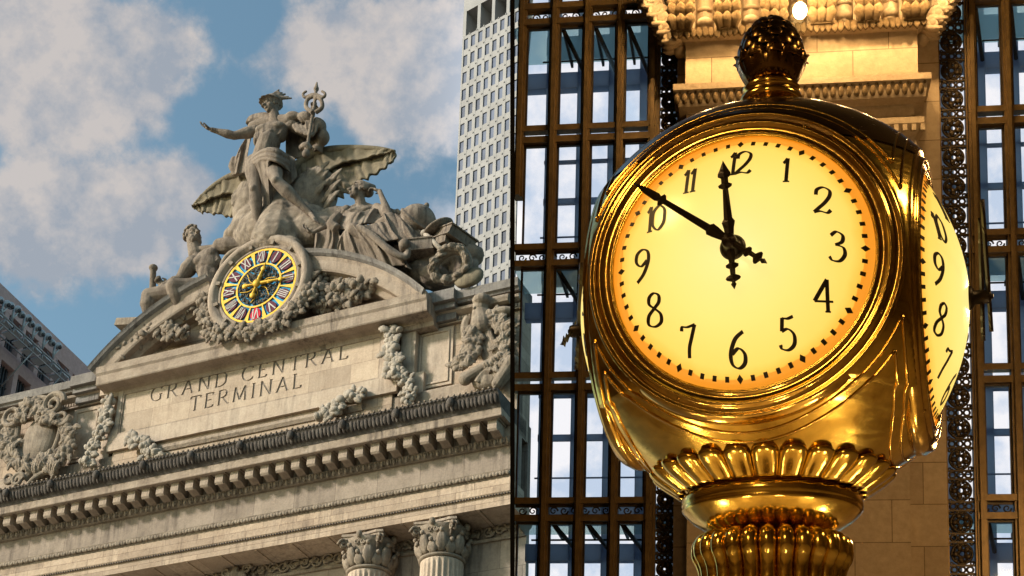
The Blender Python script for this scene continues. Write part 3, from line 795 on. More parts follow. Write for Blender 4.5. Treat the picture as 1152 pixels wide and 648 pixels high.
# ================================================================== STATUES
u = .049
def z1(x, y, Y): return L(210+x/3.41, 90+y/3.41, Y)
def z2(x, y, Y): return L(320+x/4.033, 160+y/4.033, Y)
def z3(x, y, Y): return L(420+x/5.893, 220+y/5.893, Y)
def z4(x, y, Y): return L(130+x/3.365, 230+y/3.365, Y)
def toward(a, b): return (b-a).normalized()
def basis(zax, yax):
    z = Vector(zax).normalized(); x = Vector(yax).cross(z).normalized(); y = z.cross(x)
    return Matrix((x, y, z)).transposed()
VIEW = Vector((.50, -.72, -.48)).normalized()         # towards the street where one looks up from
def head(mb, c, up, face, s, beard=False):
    """skull, jaw, nose, brows, eyes, ears, mouth; face = direction looked to"""
    up = Vector(up).normalized(); f = Vector(face); f = (f-up*f.dot(up)).normalized(); sd = up.cross(f).normalized()
    Mx = Matrix((sd, f, up)).transposed(); c = Vector(c)
    def P(a, b, d): return c+(sd*a+f*b+up*d)*s
    mb.ell(P(0, -.12, .2), (.74*s, .92*s, .86*s), Mx, 18, 12)
    mb.ell(P(0, .22, -.30), (.58*s, .62*s, .80*s), Mx, 16, 10)
    mb.ell(P(0, .55, -.88), (.28*s, .26*s, .24*s), Mx)
    mb.cap(P(0, .80, .12), P(0, 1.10, -.22), .10*s, .16*s, 8)
    mb.ell(P(0, 1.02, -.26), (.22*s, .14*s, .11*s), Mx)
    for k in (-1, 1):
        mb.cap(P(.10*k, .84, .20), P(.46*k, .68, .24), .10*s, .09*s, 8)
        mb.ell(P(.27*k, .74, .04), (.15*s, .11*s, .09*s), Mx)
        mb.ell(P(.44*k, .50, -.26), (.20*s, .22*s, .22*s), Mx)
        mb.ell(P(.74*k, -.02, -.05), (.09*s, .18*s, .28*s), Mx)
    mb.ell(P(0, .86, -.50), (.25*s, .14*s, .07*s), Mx); mb.ell(P(0, .83, -.63), (.22*s, .14*s, .08*s), Mx)
    if beard:
        rb = random.Random(4)
        for k in range(26):
            a = rb.uniform(-1.3, 1.3); mb.ell(P(math.sin(a)*.58, .35+.45*math.cos(a), -.55-rb.random()*.55), (.15*s, .15*s, .2*s), Mx, 8, 6)
    return Mx, P
def curls(mb, P, Mx, s, n, seed, top=True, rr=.2, zmax=9):
    rb = random.Random(seed)
    for k in range(n):
        a = rb.uniform(0, 2*PI); e = rb.uniform(-.35, 1.5)
        x, y, z = math.cos(e)*math.cos(a), math.cos(e)*math.sin(a), math.sin(e)
        if (y > .45 and z < .45) or z > zmax: continue
        mb.ell(P(x*.78, y*.98-.14, z*.92+.2), (rr*s, rr*s, rr*s*.8), Mx, 8, 6)
def hand(mb, wrist, dirn, palm, s, curl=.5, spread=.25, thumb=1, closed=False):
    """palm, four unequal bent fingers and a thumb from the side of the palm"""
    d = Vector(dirn).normalized(); n = Vector(palm); n = (n-d*n.dot(d)).normalized(); sd = d.cross(n)*thumb
    w = Vector(wrist); Mx = Matrix((sd, n, d)).transposed()
    mb.ell(w+d*.42*s, (.36*s, .17*s, .50*s), Mx)
    for k, ln in enumerate((.80, .92, .86, .66)):
        off = (.27-.18*k)*s; b = w+d*.78*s+sd*off; dd = (d+sd*spread*(.27-.18*k)*2).normalized()
        c_ = curl*(1+.12*k) if not closed else 1.35
        pts = [b]; ang_ = c_*.5
        for q, l in enumerate((.42, .32, .26)):
            v = dd*math.cos(ang_)+n*math.sin(ang_); pts.append(pts[-1]+v*l*ln*s); ang_ += c_
        mb.chain(pts, [.10*s, .092*s, .082*s, .065*s], 7)
    t0 = w+d*.25*s+sd*.28*s; t1 = t0+(d*.55+sd*.75+n*.25).normalized()*.36*s; t2 = t1+(d*.8+sd*(.25 if not closed else -.5)+n*.4).normalized()*.32*s
    mb.chain([t0, t1, t2], [.14*s, .11*s, .08*s], 7)
def foot(mb, ankle, toe, up, s):
    a = Vector(ankle); t = Vector(toe); d = (t-a); up = Vector(up); sd = d.cross(up).normalized()
    heel = a-d*.22-up*.10*s
    mb.cap(a, heel, .24*s, .22*s); mb.cap(a, a+d*.62-up*.08*s, .26*s, .20*s); mb.cap(heel, a+d*.6-up*.16*s, .18*s, .2*s)
    for k in range(5): mb.cap(a+d*.6+sd*(k-2)*.10*s-up*.1*s, t+sd*(k-2)*.12*s-up*.16*s-d*.035*abs(k-1), .095*s, .07*s, 7)
def torso(mb, neck, shL, shR, waist, hipL, hipR, s, view):
    """ribcage with pectorals, abdominals and obliques, pelvis; s about the head radius"""
    mid = (shL+shR)/2; ax = (shR-shL).normalized(); up = (neck-waist).normalized(); fr = ax.cross(up).normalized()
    if fr.dot(view) < 0: fr = -fr
    Mx = Matrix((ax, fr, up)).transposed(); wd = (shR-shL).length; hp = (hipL+hipR)/2; H = (mid-waist).length
    ch = mid.lerp(waist, .38)
    mb.ell(ch, (wd*.40, wd*.27, H*.62), Mx, 20, 14)
    mb.ell(mid.lerp(waist, .12), (wd*.46, wd*.21, H*.30), Mx, 18, 10)
    for k in (-1, 1):
        mb.ell(ch+ax*k*wd*.19+up*H*.14+fr*wd*.16, (wd*.205, wd*.12, H*.20), Mx, 14, 10)
        mb.cap(neck-up*.1*s, mid+ax*k*wd*.36+up*.06*s, .36*s, .34*s)
        mb.ell(ch+ax*k*wd*.34-up*H*.10, (wd*.10, wd*.17, H*.40), Mx)
        for q in range(4): mb.ell(waist.lerp(mid, .42-.19*q)+ax*k*wd*.085+fr*wd*(.215-.012*q), (wd*.075, wd*.055, H*.085), Mx, 10, 8)
        for q in range(3): mb.ell(ch+ax*k*wd*.30-up*H*(.12+.1*q)+fr*wd*.12, (wd*.09, wd*.05, H*.035), Mx @ Matrix.Rotation(-k*.5, 3, 'Y'), 10, 6)
    mb.cap(waist+up*H*.12, hp, wd*.30, wd*.31)
    mb.ell(waist, (wd*.315, wd*.225, H*.42), Mx, 18, 12)
    mb.cap(hipL, hipR, wd*.235, wd*.235)
    return Mx, ax, fr, up
def limb(mb, a, b, c, ra, rb_, rc, bulge=1.0, calf=None):
    """upper and lower segment with muscle bellies"""
    mb.chain([a, a.lerp(b, .35), a.lerp(b, .8), b], [ra, ra*1.04*bulge, rb_*1.08, rb_], 14)
    mb.chain([b, b.lerp(c, .3), b.lerp(c, .75), c], [rb_*.98, (calf or rb_*1.08), rc*1.15, rc], 14)
V3 = Vector
# ---- the standing figure
base = L(292, 268, 59.8)
ST = root('standing_statue', base, 'stone statue of a nude man in winged helmet standing above the clock, arm stretched out', 'statue')
b = MB(); Ym = 59.6
hc = z1(326, 100, Ym-.15); s = 11.5*u
nk = z1(346, 152, Ym); upv = (hc-nk).normalized()
Mx, P = head(b, hc, upv+V3((.0,.1,.6)), V3((-.45, -.85, -.35)), s*.90)
b.cap(nk-V3((0,0,.35)), hc-upv*.3*s, .60*s, .50*s)
shL = z1(262, 196, Ym-.15); shR = z1(402, 172, Ym+.15); wa = z1(312, 250, Ym-.2); hL = z1(262, 318, Ym-.1); hR = z1(322, 312, Ym-.05)
torso(b, nk, shL, shR, wa, hL, hR, s, VIEW)
b.ell(shL, (.66*s, .62*s, .66*s)); b.ell(shR, (.66*s, .62*s, .66*s))
el = z1(182, 214, Ym-.7); wr = z1(97, 191, Ym-1.3)
limb(b, shL, el, wr, .56*s, .42*s, .25*s, 1.08, .46*s)
hand(b, wr, toward(wr, z1(52, 176, Ym-1.4)), V3((.1,-.2,1)), 12.5*u*.92, .30, .35, -1)
el2 = z1(462, 208, Ym+.6); wr2 = z1(484, 124, Ym+.1)
limb(b, shR, el2, wr2, .56*s, .44*s, .27*s, 1.0, .46*s)
hand(b, wr2, toward(wr2, z1(489, 84, Ym)), V3((.3,-.6,0)), 11.5*u*.9, .9, .1, 1, True)
kL = z1(262, 425, Ym-.75); aL_ = z1(274, 572, Ym-.15)
limb(b, hL, kL, aL_, .92*s, .56*s, .33*s, 1.06, .66*s); b.ell(kL+V3((0,-.2,0)), (.36*s,.36*s,.42*s))
kR = z1(348, 392, Ym-1.25); aR_ = z1(474, 512, Ym-.2)
limb(b, hR, kR, aR_, .94*s, .58*s, .33*s, 1.06, .68*s); b.ell(kR+V3((0,-.2,0)), (.38*s,.36*s,.42*s))
foot(b, aL_, z1(258, 606, Ym-.9), V3((0,0,1)), 11*u); foot(b, aR_, z1(502, 542, Ym-.75), V3((0,0,1)), 11*u)
sculpt('body', b, M['statue'], ST, .04, 1)
b = MB()                                              # hat and its wing
b.ell(P(0, -.20, .62), (.92*s, 1.06*s, .84*s), Mx, 24, 14); b.ell(P(0, .05, .44), (1.08*s, 1.32*s, .10*s), Mx @ Matrix.Rotation(.16, 3, 'X'), 24, 8)
for k in range(5):
    a0 = P(.62, -.35+.1*k, .80+.05*k); 
    b.cap(a0, z1(402-12*k, 70-8*k+3*(k % 2), Ym+.2), .24*s, .10*s)
b.chain([P(.5, -.3, .9), z1(356, 62, Ym), z1(352, 48, Ym)], [.35*s, .32*s, .18*s])
sculpt('winged_helmet', b, M['statue'], ST, .045, 2)
b = MB(); rb = random.Random(6); curls(b, P, Mx, s*.80, 60, 8, rr=.15, zmax=-.05); sculpt('hair', b, M['statue'], ST, .05, 1)
b = MB()                                              # cloth round the hips
b.folds([z1(246, 300, Ym-.55), z1(300, 262, Ym-.95), z1(352, 262, Ym-.9), z1(384, 285, Ym-.3)], [z1(254, 330, Ym-.65), z1(300, 300, Ym-1.1), z1(352, 318, Ym-1.1), z1(398, 356, Ym-.2)], 2, .14, .4, nrm=VIEW, bulge=.1, seed=1)
for k in range(7):
    t = k/6
    b.tube(cr([z1(246, 306+t*22, Ym-.6), z1(292, 270+t*34, Ym-1.2), z1(345, 270+t*42, Ym-1.25), z1(392, 292+t*50, Ym-.35)], 8), .085+.04*math.sin(k*2.1), 7)
b.folds([z1(258, 318, Ym-.9), z1(300, 312, Ym-1.2), z1(325, 320, Ym-1.1)], [z1(292, 500, Ym-.1), z1(312, 520, Ym-.1), z1(335, 505, Ym-.1)], 5, .24, .25, nrm=VIEW, seed=2, mid=[z1(288, 400, Ym-.5), z1(305, 410, Ym-.6), z1(328, 400, Ym-.5)])
b.folds([z1(360, 290, Ym-.5), z1(395, 290, Ym), z1(415, 300, Ym+.2)], [z1(370, 380, Ym), z1(395, 400, Ym+.2), z1(425, 370, Ym+.4)], 4, .24, .3, nrm=VIEW, seed=3)
sculpt('loincloth', b, M['statue'], ST, .042, 1)
b = MB()                                              # cloak blown out behind him
b.folds([z1(262, 178, Ym+.4), z1(240, 200, Ym+.5), z1(222, 232, Ym+.6)], [z1(230, 352, Ym+.8), z1(200, 362, Ym+.9), z1(172, 364, Ym+.9)], 4, .40, .5, nrm=VIEW, seed=4, mid=[z1(238, 265, Ym+.7), z1(212, 275, Ym+.8), z1(190, 290, Ym+.8)])
b.tube(cr([z1(250, 175, Ym+.6), z1(262, 158, Ym+.6), z1(300, 152, Ym+.5), z1(330, 165, Ym+.4)], 8), .42, 9)
b.tube(cr([z1(182, 296, Ym+.9), z1(178, 330, Ym+.9), z1(186, 366, Ym+.9)], 8), [.12+.02*min(i, 16-i) for i in range(17)], 9)
b.folds([z1(380, 150, Ym+.3), z1(430, 138, Ym+.3), z1(480, 148, Ym+.4), z1(522, 182, Ym+.6)], [z1(380, 290, Ym+.9), z1(420, 300, Ym+1.0), z1(462, 290, Ym+1.0), z1(508, 262, Ym+1.0)], 5, .40, .5, nrm=VIEW, bulge=-.6, seed=5)
b.tube(cr([z1(378, 152, Ym+.0), z1(425, 140, Ym+.0), z1(470, 150, Ym+.1), z1(515, 178, Ym+.3), z1(524, 225, Ym+.6), z1(500, 268, Ym+.8)], 8), [.20+.16*abs(math.sin(i*.35)) for i in range(41)], 9)
b.folds([z1(455, 160, Ym-.1), z1(480, 155, Ym-.1), z1(505, 165, Ym)], [z1(460, 205, Ym), z1(480, 210, Ym), z1(500, 200, Ym+.1)], 3, .2, .3, nrm=VIEW, seed=6)
b.chain([z1(258, 180, Ym+.2), z1(330, 168, Ym+.3), z1(395, 158, Ym+.1)], [.35, .5, .4])
for k in range(4): b.tube(cr([z1(405+k*16, 165+k*4, Ym+.1), z1(425+k*16, 195+k*6, Ym-.1), z1(448+k*14, 200, Ym+.1)], 6), .12, 7)
sculpt('cloak', b, M['statue'], ST, .05, 1)
b = MB()                                              # staff with two snakes
top = z1(497, 34, Ym-.3); bot = z1(458, 282, Ym-.1)
b.tube([top, z1(490, 95, Ym-.28), bot], .10, 8); b.ell(top, (.16, .16, .2)); b.cap(top, top+V3((0,0,.45)), .14, .05)
ce = z1(489, 92, Ym-.35)
for k in (-1, 1):
    b.tube(cr([z1(489+k*5, 125, Ym-.35), z1(489+k*30, 105, Ym-.35), z1(489+k*26, 76, Ym-.35), z1(489+k*4, 62, Ym-.35), z1(489+k*8, 56, Ym-.35), z1(489+k*36, 66, Ym-.35), z1(489+k*42, 52, Ym-.35), z1(489+k*28, 42, Ym-.35)], 8), [.14-.0012*i for i in range(57)], 8)
b.ell(bot, (.22, .22, .28)); b.tube(cr([z1(440, 262, Ym), z1(458, 250, Ym-.2), z1(474, 268, Ym)], 6), .2, 8)
sculpt('snake_staff', b, M['statue'], ST, .045, 1)
# ---- rock and bird under the figure
RK = MB()
for (x, y, Y, a, c_, d) in ((340, 560, 60.6, 2.6, 1.2, 2.0), (400, 590, 60.6, 2.4, 1.3, 1.8), (470, 600, 60.6, 2.3, 1.3, 1.6), (370, 470, 60.7, 1.2, .8, 2.4), (300, 590, 60.7, 1.8, 1.2, 1.5), (250, 560, 61.2, 1.3, .9, 1.8), (550, 570, 60.9, 1.6, 1.0, 1.4), (395, 400, 61, .9, .8, 2.0), (230, 585, 61, 1.5, 1, 1.0)):
    RK.ell(z1(x, y, Y), (a, c_, d*.8), Matrix.Rotation(rnd.uniform(-.4, .4), 3, 'Y'), 16, 10)
RK.cap(z1(380, 450, 60.8), z1(350, 620, 59.9), .85, 1.5)
RK.chain([z1(300, 612, 59.5), z1(345, 600, 59.6), z1(410, 640, 59.4)], [.45, .6, .5])
for k in range(4): RK.tube(cr([z1(340+k*22, 470, 60.1), z1(325+k*26, 540, 59.8), z1(300+k*38, 610, 59.4)], 6), .2, 8)
sculpt('rock', RK, M['carve'], None, .07, 2, .10, base=L(330, 262, 60.6), label='rough carved stone rock under the feet of the standing statue', cat='rock')
def wing(px_pts, nb, name, label):
    pass
EG = root('stone_eagle', L(370, 240, 61.5), 'stone eagle with two spread mossy wings behind the standing statue', 'statue')
b = MB()
b.ell(z1(470, 470, 61.2), (1.6, 1.2, 2.2), Matrix.Rotation(.4, 3, 'Y'), 16, 12); b.ell(z1(240, 480, 61.4), (1.0, .8, 2.0), None, 14, 10)
rb = random.Random(8)
for k in range(20):
    x = 408+rb.random()*120; y = 400+rb.random()*120; d = V3((.9, -.2, .65)).normalized() if k % 3 else V3((-.5, -.2, .9)).normalized()
    leaf(b, z1(x, y, 60.6), z1(x, y, 60.6)+d*rb.uniform(1.0, 1.9), .24, V3((0,-1,0)), .12)
for k in range(16):
    x = 200+rb.random()*60; y = 410+rb.random()*150
    leaf(b, z1(x, y, 61), z1(x, y, 61)+V3((-.3+rb.random()*.4, -.2, -1.2)), .22, V3((0,-1,0)), .12)
sculpt('body', b, M['carve'], EG, .06, 1)
def make_wing(rootpt, topline, tips, lead, thick, seed):
    """leading edge, then overlapping feathers fanned from it to the tips"""
    mb = MB(); Q = cr(topline, 10); rb = random.Random(seed)
    def at(t):
        x = max(0, min(1, t))*(len(Q)-1); i = min(int(x), len(Q)-2); return Q[i].lerp(Q[i+1], x-i)
    mb.tube(Q, [lead*(1.1-.75*i/(len(Q)-1)) for i in range(len(Q))], 10)
    n = len(tips); B_ = []
    for k in range(n):
        t = k/(n-1); B_.append(tips[k])
        if k < n-1:
            m_ = tips[k].lerp(tips[k+1], .5); B_.append(m_.lerp(at((k+.5)/(n-1)), .05*thick))
    mb.folds(Q[::5]+[Q[-1]], B_, n-1, .16, .16, nu=(n-1)*10, nv=22, nrm=V3((0,-1,0)), bulge=-.25, seed=seed)
    B2 = [at(t/10).lerp(cr(B_, 4)[int(t/10*((len(B_)-1)*4))], .45) for t in range(11)]
    mb.folds([p+V3((0,-.12,0)) for p in Q[::5]+[Q[-1]]], [p+V3((0,-.10,0)) for p in B2], n, .12, .12, nu=n*8, nv=12, nrm=V3((0,-1,0)), bulge=-.1, seed=seed+3)
    return mb
Yw = 60.9
topl = [z2(10, 195, Yw-.4), z2(50, 120, Yw-.3), z2(110, 70, Yw-.1), z2(190, 38, Yw), z2(300, 28, Yw+.1), z2(420, 31, Yw+.2), z2(500, 44, Yw+.3)]
tips = [z2(110, 255, Yw), z2(150, 262, Yw), z2(190, 262, Yw), z2(230, 258, Yw), z2(265, 250, Yw), z2(290, 232, Yw), z2(315, 212, Yw), z2(345, 190, Yw), z2(378, 168, Yw), z2(416, 142, Yw+.1), z2(464, 116, Yw+.1), z2(490, 88, Yw+.2), z2(503, 62, Yw+.3), z2(505, 46, Yw+.3)]
w_ = part('wing', make_wing(None, topl, tips, .34, 1.3, 1), M['wing'], EG)
Yw = 61.2
topl = [z1(250, 380, Yw), z1(222, 364, Yw), z1(170, 372, Yw), z1(110, 405, Yw), z1(60, 448, Yw), z1(25, 486, Yw)]
tips = [z1(262, 540, Yw), z1(240, 540, Yw), z1(218, 532, Yw), z1(192, 534, Yw), z1(168, 528, Yw), z1(146, 524, Yw), z1(124, 516, Yw), z1(100, 516, Yw), z1(78, 508, Yw), z1(58, 512, Yw), z1(40, 500, Yw), z1(24, 492, Yw)]
w2_ = part('wing', make_wing(None, topl, tips, .30, 1.0, 2), M['wing'], EG)
# ---- the seated man on the left arch
HB = root('reclining_man_statue', z4(300, 320, 60.3), 'weathered stone statue of a bearded bare-chested man sitting on the left arch of the pediment', 'statue')
b = MB(); Yh = 60.3; s = 13.8*u
hc = z4(293, 118, Yh-.1); nk = z4(306, 172, Yh)
Mx, P = head(b, hc, (hc-nk).normalized()+V3((.1,0,.5)), V3((.75, -.55, .35)), s*.84, True)
b.cap(nk-V3((0,0,.3)), hc-V3((0,0,.2)), .62*s, .52*s)
shL = z4(292, 222, Yh-.3); shR = z4(398, 158, Yh+.1); wa = z4(352, 272, Yh-.1); hL = z4(330, 322, Yh-.2); hR = z4(380, 330, Yh+.2)
torso(b, nk, shL, shR, wa, hL, hR, s, VIEW)
b.ell(shL, (.66*s,.64*s,.66*s)); b.ell(shR, (.70*s,.66*s,.66*s)); b.ell(wa, (.95*s, .62*s, .9*s)); b.ell(hL.lerp(hR, .5), (1.0*s, .7*s, .6*s))
el = z4(242, 288, Yh-.6); wr = z4(184, 306, Yh-1.0); limb(b, shL, el, wr, .62*s, .46*s, .28*s, 1.08, .5*s)
hand(b, wr, toward(wr, z4(138, 272, Yh-1.1)), V3((0,-.6,.3)), 13*u*.9, .8, .1, 1, True)
el2 = z4(482, 154, Yh+.2); wr2 = z4(548, 176, Yh+.1); limb(b, shR, el2, wr2, .68*s, .50*s, .30*s, 1.08, .54*s)
hand(b, wr2, V3((1,-.1,-.3)), V3((0,0,-1)), 12*u*.9, .5, .1, 1)
kL = z4(128, 346, Yh-1.0); aL_ = z4(122, 440, Yh-.7); limb(b, hL, kL, aL_, .95*s, .66*s, .38*s, 1.08, .74*s)
foot(b, aL_, z4(70, 462, Yh-1.1), V3((0,0,1)), 11*u)
kR = z4(222, 312, Yh-1.3); aR_ = z4(250, 420, Yh-.6); limb(b, hR, kR, aR_, .95*s, .70*s, .38*s, 1.08, .7*s)
sculpt('body', b, M['statue'], HB, .038, 1)
b = MB(); curls(b, P, Mx, s*.86, 110, 3, rr=.19); sculpt('hair', b, M['statue'], HB, .05, 1)
b = MB(); b.folds([z4(190, 330, Yh-.6), z4(260, 330, Yh-.8), z4(360, 320, Yh-.5)], [z4(150, 430, Yh-.2), z4(230, 400, Yh-.4), z4(380, 350, Yh-.3)], 7, .28, .6, nrm=VIEW, seed=9)
sculpt('cloth', b, M['statue'], HB, .07, 2)
b = MB(); b.cap(z4(143, 240, Yh-1.25), z4(140, 322, Yh-1.0), .17, .19); b.ell(z4(143, 240, Yh-1.25), (.26,.26,.2)); sculpt('tool_handle', b, M['statue'], HB, .05, 1)
b = MB(); b.box(-.9, .9, -.6, .6, -.22, .22, Matrix.Translation(z4(72, 462, Yh-.6)) @ Matrix.Rotation(.2, 4, 'Y')); 
single('stone_block', b, M['carve'], z4(72, 462, Yh-.6), 'small stone block under the foot of the sitting bearded man', 'block')
b = MB(); c0 = z4(456, 222, 59.7); rows = []
for i in range(40):
    a = 2*PI*i/40; rows.append(c0+V3((.86*math.cos(a), 0, .86*math.sin(a))))
b.tube(rows, .17, 10, True); 
for k in range(4): b.cap(c0, c0+V3((.8*math.cos(k*1.57+.4), .1, .8*math.sin(k*1.57+.4))), .09, .08, 8)
b.ell(c0, (.22,.2,.22))
for k in range(14):
    a = PI+.4+k*.13; p = c0+V3((1.1*math.cos(a), .0, 1.1*math.sin(a))); b.ell(p, (.2,.2,.2), None, 8, 6)
sculpt('cog_wheel', b, M['carve'], None, .045, 1, base=c0, label='carved spoked wheel between the sitting man and the clock', cat='wheel')
# ---- the seated woman
FB = root('reclining_woman_statue', z2(400, 500, 60.3), 'stone statue of a draped woman, head on her hand, seated on the right arch', 'statue')
b = MB(); Yf = 60.3; s = 12.0*u
hc = z2(338, 222, Yf-.3); nk = z2(352, 278, Yf)
Mx, P = head(b, hc, V3((.15, .1, 1)), V3((-.75, -.65, -.35)), s*.86)
b.cap(nk-V3((0,0,.3)), hc-V3((0,0,.2)), .52*s, .46*s)
shL = z2(282, 308, Yf-.3); shR = z2(420, 300, Yf+.2); wa = z2(330, 375, Yf); hL = z2(320, 440, Yf); hR = z2(380, 440, Yf+.3)
torso(b, nk, shL, shR, wa, hL, hR, s*.9, VIEW)
el = z2(474, 332, Yf-.5); wr = z2(432, 222, Yf-.2); limb(b, shR, el, wr, .50*s, .38*s, .22*s, 1, .38*s)
hand(b, wr, toward(wr, z2(385, 205, Yf-.3)), V3((-.2,.2,-1)), 12*u*.85, .6, .15, -1)
el2 = z2(212, 372, Yf-.6); wr2 = z2(130, 412, Yf-1.0); limb(b, shL, el2, wr2, .48*s, .36*s, .22*s, 1, .36*s)
hand(b, wr2, toward(wr2, z2(72, 392, Yf-1.1)), V3((0,-.2,1)), 12*u*.9, .55, .25, -1)
k1 = z2(318, 395, Yf-1.2); a1 = z2(540, 540, Yf-.6); limb(b, hL, k1, a1, .85*s, .62*s, .3*s, 1, .58*s); foot(b, a1, z2(568, 568, Yf-.9), V3((0,0,1)), 10*u)
k2 = z2(480, 350, Yf-.6); a2 = z2(610, 500, Yf-.3); limb(b, hR, k2, a2, .85*s, .62*s, .3*s, 1, .58*s)
sculpt('body', b, M['statue'], FB, .04, 1)
b = MB(); rb = random.Random(2)
for k in range(7):
    a = -.2+k*.42
    b.tube(cr([P(-.85, .55-.1*k, .35+.05*k), P(-.55, .3-.22*k, .95), P(.1, .1-.25*k, 1.12), P(.75, -.15-.12*k, .55), P(.8, -.3, -.1)], 7), .20*s, 8)
curls(b, P, Mx, s*.92, 70, 12, rr=.2); b.ell(P(.1, -1.0, .2), (.5*s,.5*s,.45*s))
sculpt('hair', b, M['statue'], FB, .05, 1)
b = MB()
b.folds([z2(262, 300, Yf-.6), z2(330, 320, Yf-.9), z2(400, 300, Yf-.5), z2(440, 310, Yf-.1)], [z2(230, 400, Yf-.6), z2(300, 390, Yf-1.1), z2(360, 370, Yf-.9), z2(440, 370, Yf-.4)], 8, .22, .4, nrm=VIEW, seed=11)
b.folds([z2(335, 372, Yf-1.5), z2(300, 380, Yf-1.3), z2(268, 405, Yf-1.0)], [z2(548, 560, Yf-.8), z2(400, 560, Yf-.6), z2(235, 500, Yf-.4)], 8, .42, .7, nrm=VIEW, seed=12, nv=26, mid=[z2(450, 450, Yf-1.3), z2(345, 470, Yf-1.0), z2(245, 450, Yf-.7)])
b.folds([z2(440, 325, Yf-.8), z2(500, 325, Yf-.6), z2(530, 345, Yf-.2)], [z2(560, 520, Yf-.6), z2(600, 480, Yf-.4), z2(650, 445, Yf)], 5, .42, .7, nrm=VIEW, seed=13, mid=[z2(500, 430, Yf-.9), z2(560, 400, Yf-.7), z2(600, 390, Yf-.2)])
b.folds([z2(345, 380, Yf-1.4), z2(400, 370, Yf-1.1), z2(450, 360, Yf-.9)], [z2(430, 460, Yf-1.2), z2(470, 450, Yf-1.1), z2(520, 440, Yf-1.0)], 5, .26, .6, nrm=VIEW, seed=14)
for k in range(10):
    b.tube(cr([z2(330+k*8, 380+k*4, Yf-1.75+.05*k), z2(420+k*6, 440+k*6, Yf-1.55), z2(500+k*6, 500+k*3, Yf-1.2), z2(540+k*3, 545-k*8, Yf-1.0)], 8), .085+.04*(k % 3), 7)
b.folds([z2(240, 380, Yf-.9), z2(200, 390, Yf-1.0), z2(140, 415, Yf-1.0)], [z2(262, 490, Yf-.5), z2(200, 505, Yf-.6), z2(135, 490, Yf-.6)], 6, .30, .5, nrm=VIEW, seed=15)
b.tube(cr([z2(250, 330, Yf-.8), z2(215, 372, Yf-1.0), z2(240, 395, Yf-1.0)], 6), .30, 8)
sculpt('robe', b, M['statue'], FB, .045, 1)
# ---- what lies at her side
g = MB(); gc = z3(292, 182, 60.4); g.ell(gc, (1.0, 1.0, 1.0), Matrix.Rotation(.6, 3, 'Y'), 32, 22)
rr = [gc+Matrix.Rotation(.9, 3, 'Y') @ (Matrix.Rotation(.3, 3, 'X') @ V3((1.04*math.cos(2*PI*i/36), 1.04*math.sin(2*PI*i/36), .1))) for i in range(36)]
g.tube(rr, .08, 8, True); g.ell(gc+V3((.55, -.1, .92)), (.14,.14,.16))
sculpt('stone_globe', g, M['statue'], None, .05, 1, base=gc, label='carved stone globe with a band beside the reclining woman', cat='globe')
g = MB()
for k in range(9): leaf(g, z3(150+k*5, 150, 60.5), z3(110+k*12, 90+12*((k*3) % 4), 60.4), .20)
sculpt('stone_palm_leaf', g, M['statue'], None, .05, 1, base=z3(155, 130, 60.5), label='small carved leaves between the reclining woman and the globe', cat='leaf')
def bookat(c, w, d, h, rz, ry, name, label):
    m = MB(); m4 = Matrix.Translation(c) @ Matrix.Rotation(ry, 4, 'Y') @ Matrix.Rotation(rz, 4, 'Z')
    m.box(-w, w, -d, d, h*.78, h, m4); m.box(-w, w, -d, d, -h, -h*.78, m4); m.box(-w*.94, w*.94, -d*.92, d*.9, -h*.779, h*.779, m4); m.cap(m4 @ V3((-w, -d*.95, 0)), m4 @ V3((-w, d*.95, 0)), h*.8, h*.8)
    o = single(name, m, M['statue'], c, label, 'book'); return o
bookat(z3(520, 300, 60.6), 1.15, .9, .32, -.5, .38, 'stone_book', 'thick carved book tilted behind the wreath')
bookat(z3(310, 372, 60.0), .72, .7, .40, .35, -.12, 'stone_book', 'closed carved book under the hem of the woman\'s robe')
bookat(z3(450, 350, 60.4), .95, .7, .30, -.3, .1, 'stone_book', 'carved book lying beneath the globe')
m = MB(); dc = z3(430, 222, 60.2); m.ell(dc, (.9, .8, .22), Matrix.Rotation(-.45, 3, 'Y') @ Matrix.Rotation(.2, 3, 'X'), 24, 8); m.ell(dc+V3((-.1,0,.05)), (.5,.45,.34), Matrix.Rotation(-.45, 3, 'Y'))
sculpt('stone_palette', m, M['statue'], None, .05, 1, base=dc, label='flat round carved dish between globe and tilted book', cat='dish')
m = MB(); m.tube([z3(338, 250, 59.9), z3(480, 385, 59.6)], .14, 10); m.ell(z3(338, 250, 59.9), (.2,.2,.2)); m.ell(z3(480, 385, 59.6), (.17,.17,.17))
single('stone_scroll', m, M['orn'], z3(400, 310, 59.8), 'pale carved rod lying across the books towards the wreath', 'rod')
wrh = MB(); wc = z3(512, 462, 59.8); rb = random.Random(21)
wr_tilt = Matrix.Rotation(-.5, 3, 'Y') @ Matrix.Rotation(.5, 3, 'X')
for k in range(150):
    a = 2*PI*k/150*5; p = wc+wr_tilt @ V3((.92*math.cos(a)+rb.uniform(-.12,.12), rb.uniform(-.28,.1), .66*math.sin(a)+rb.uniform(-.12,.12)))
    t = wr_tilt @ V3((-math.sin(a), rb.uniform(-.3, .1), math.cos(a)))
    leaf(wrh, p, p+t*.45, .15, V3((0,-1,0)), .3, 5)
wrh.tube([wc+wr_tilt @ V3((.92*math.cos(2*PI*i/30), 0, .66*math.sin(2*PI*i/30))) for i in range(30)], .26, 8, True)
sculpt('stone_wreath', wrh, M['carve'], None, .03, 0, base=wc, label='carved laurel wreath at the right end of the pediment', cat='wreath')
m = MB(); p = z3(628, 532, 60.1); m.lathe([(.02, -.3), (.72, -.28), (.8, -.1), (.76, 0), (.5, .12), (.02, .16)], p, 32, mat=Matrix.Rotation(1.15, 3, 'X') @ Matrix.Rotation(.0, 3, 'Y'))
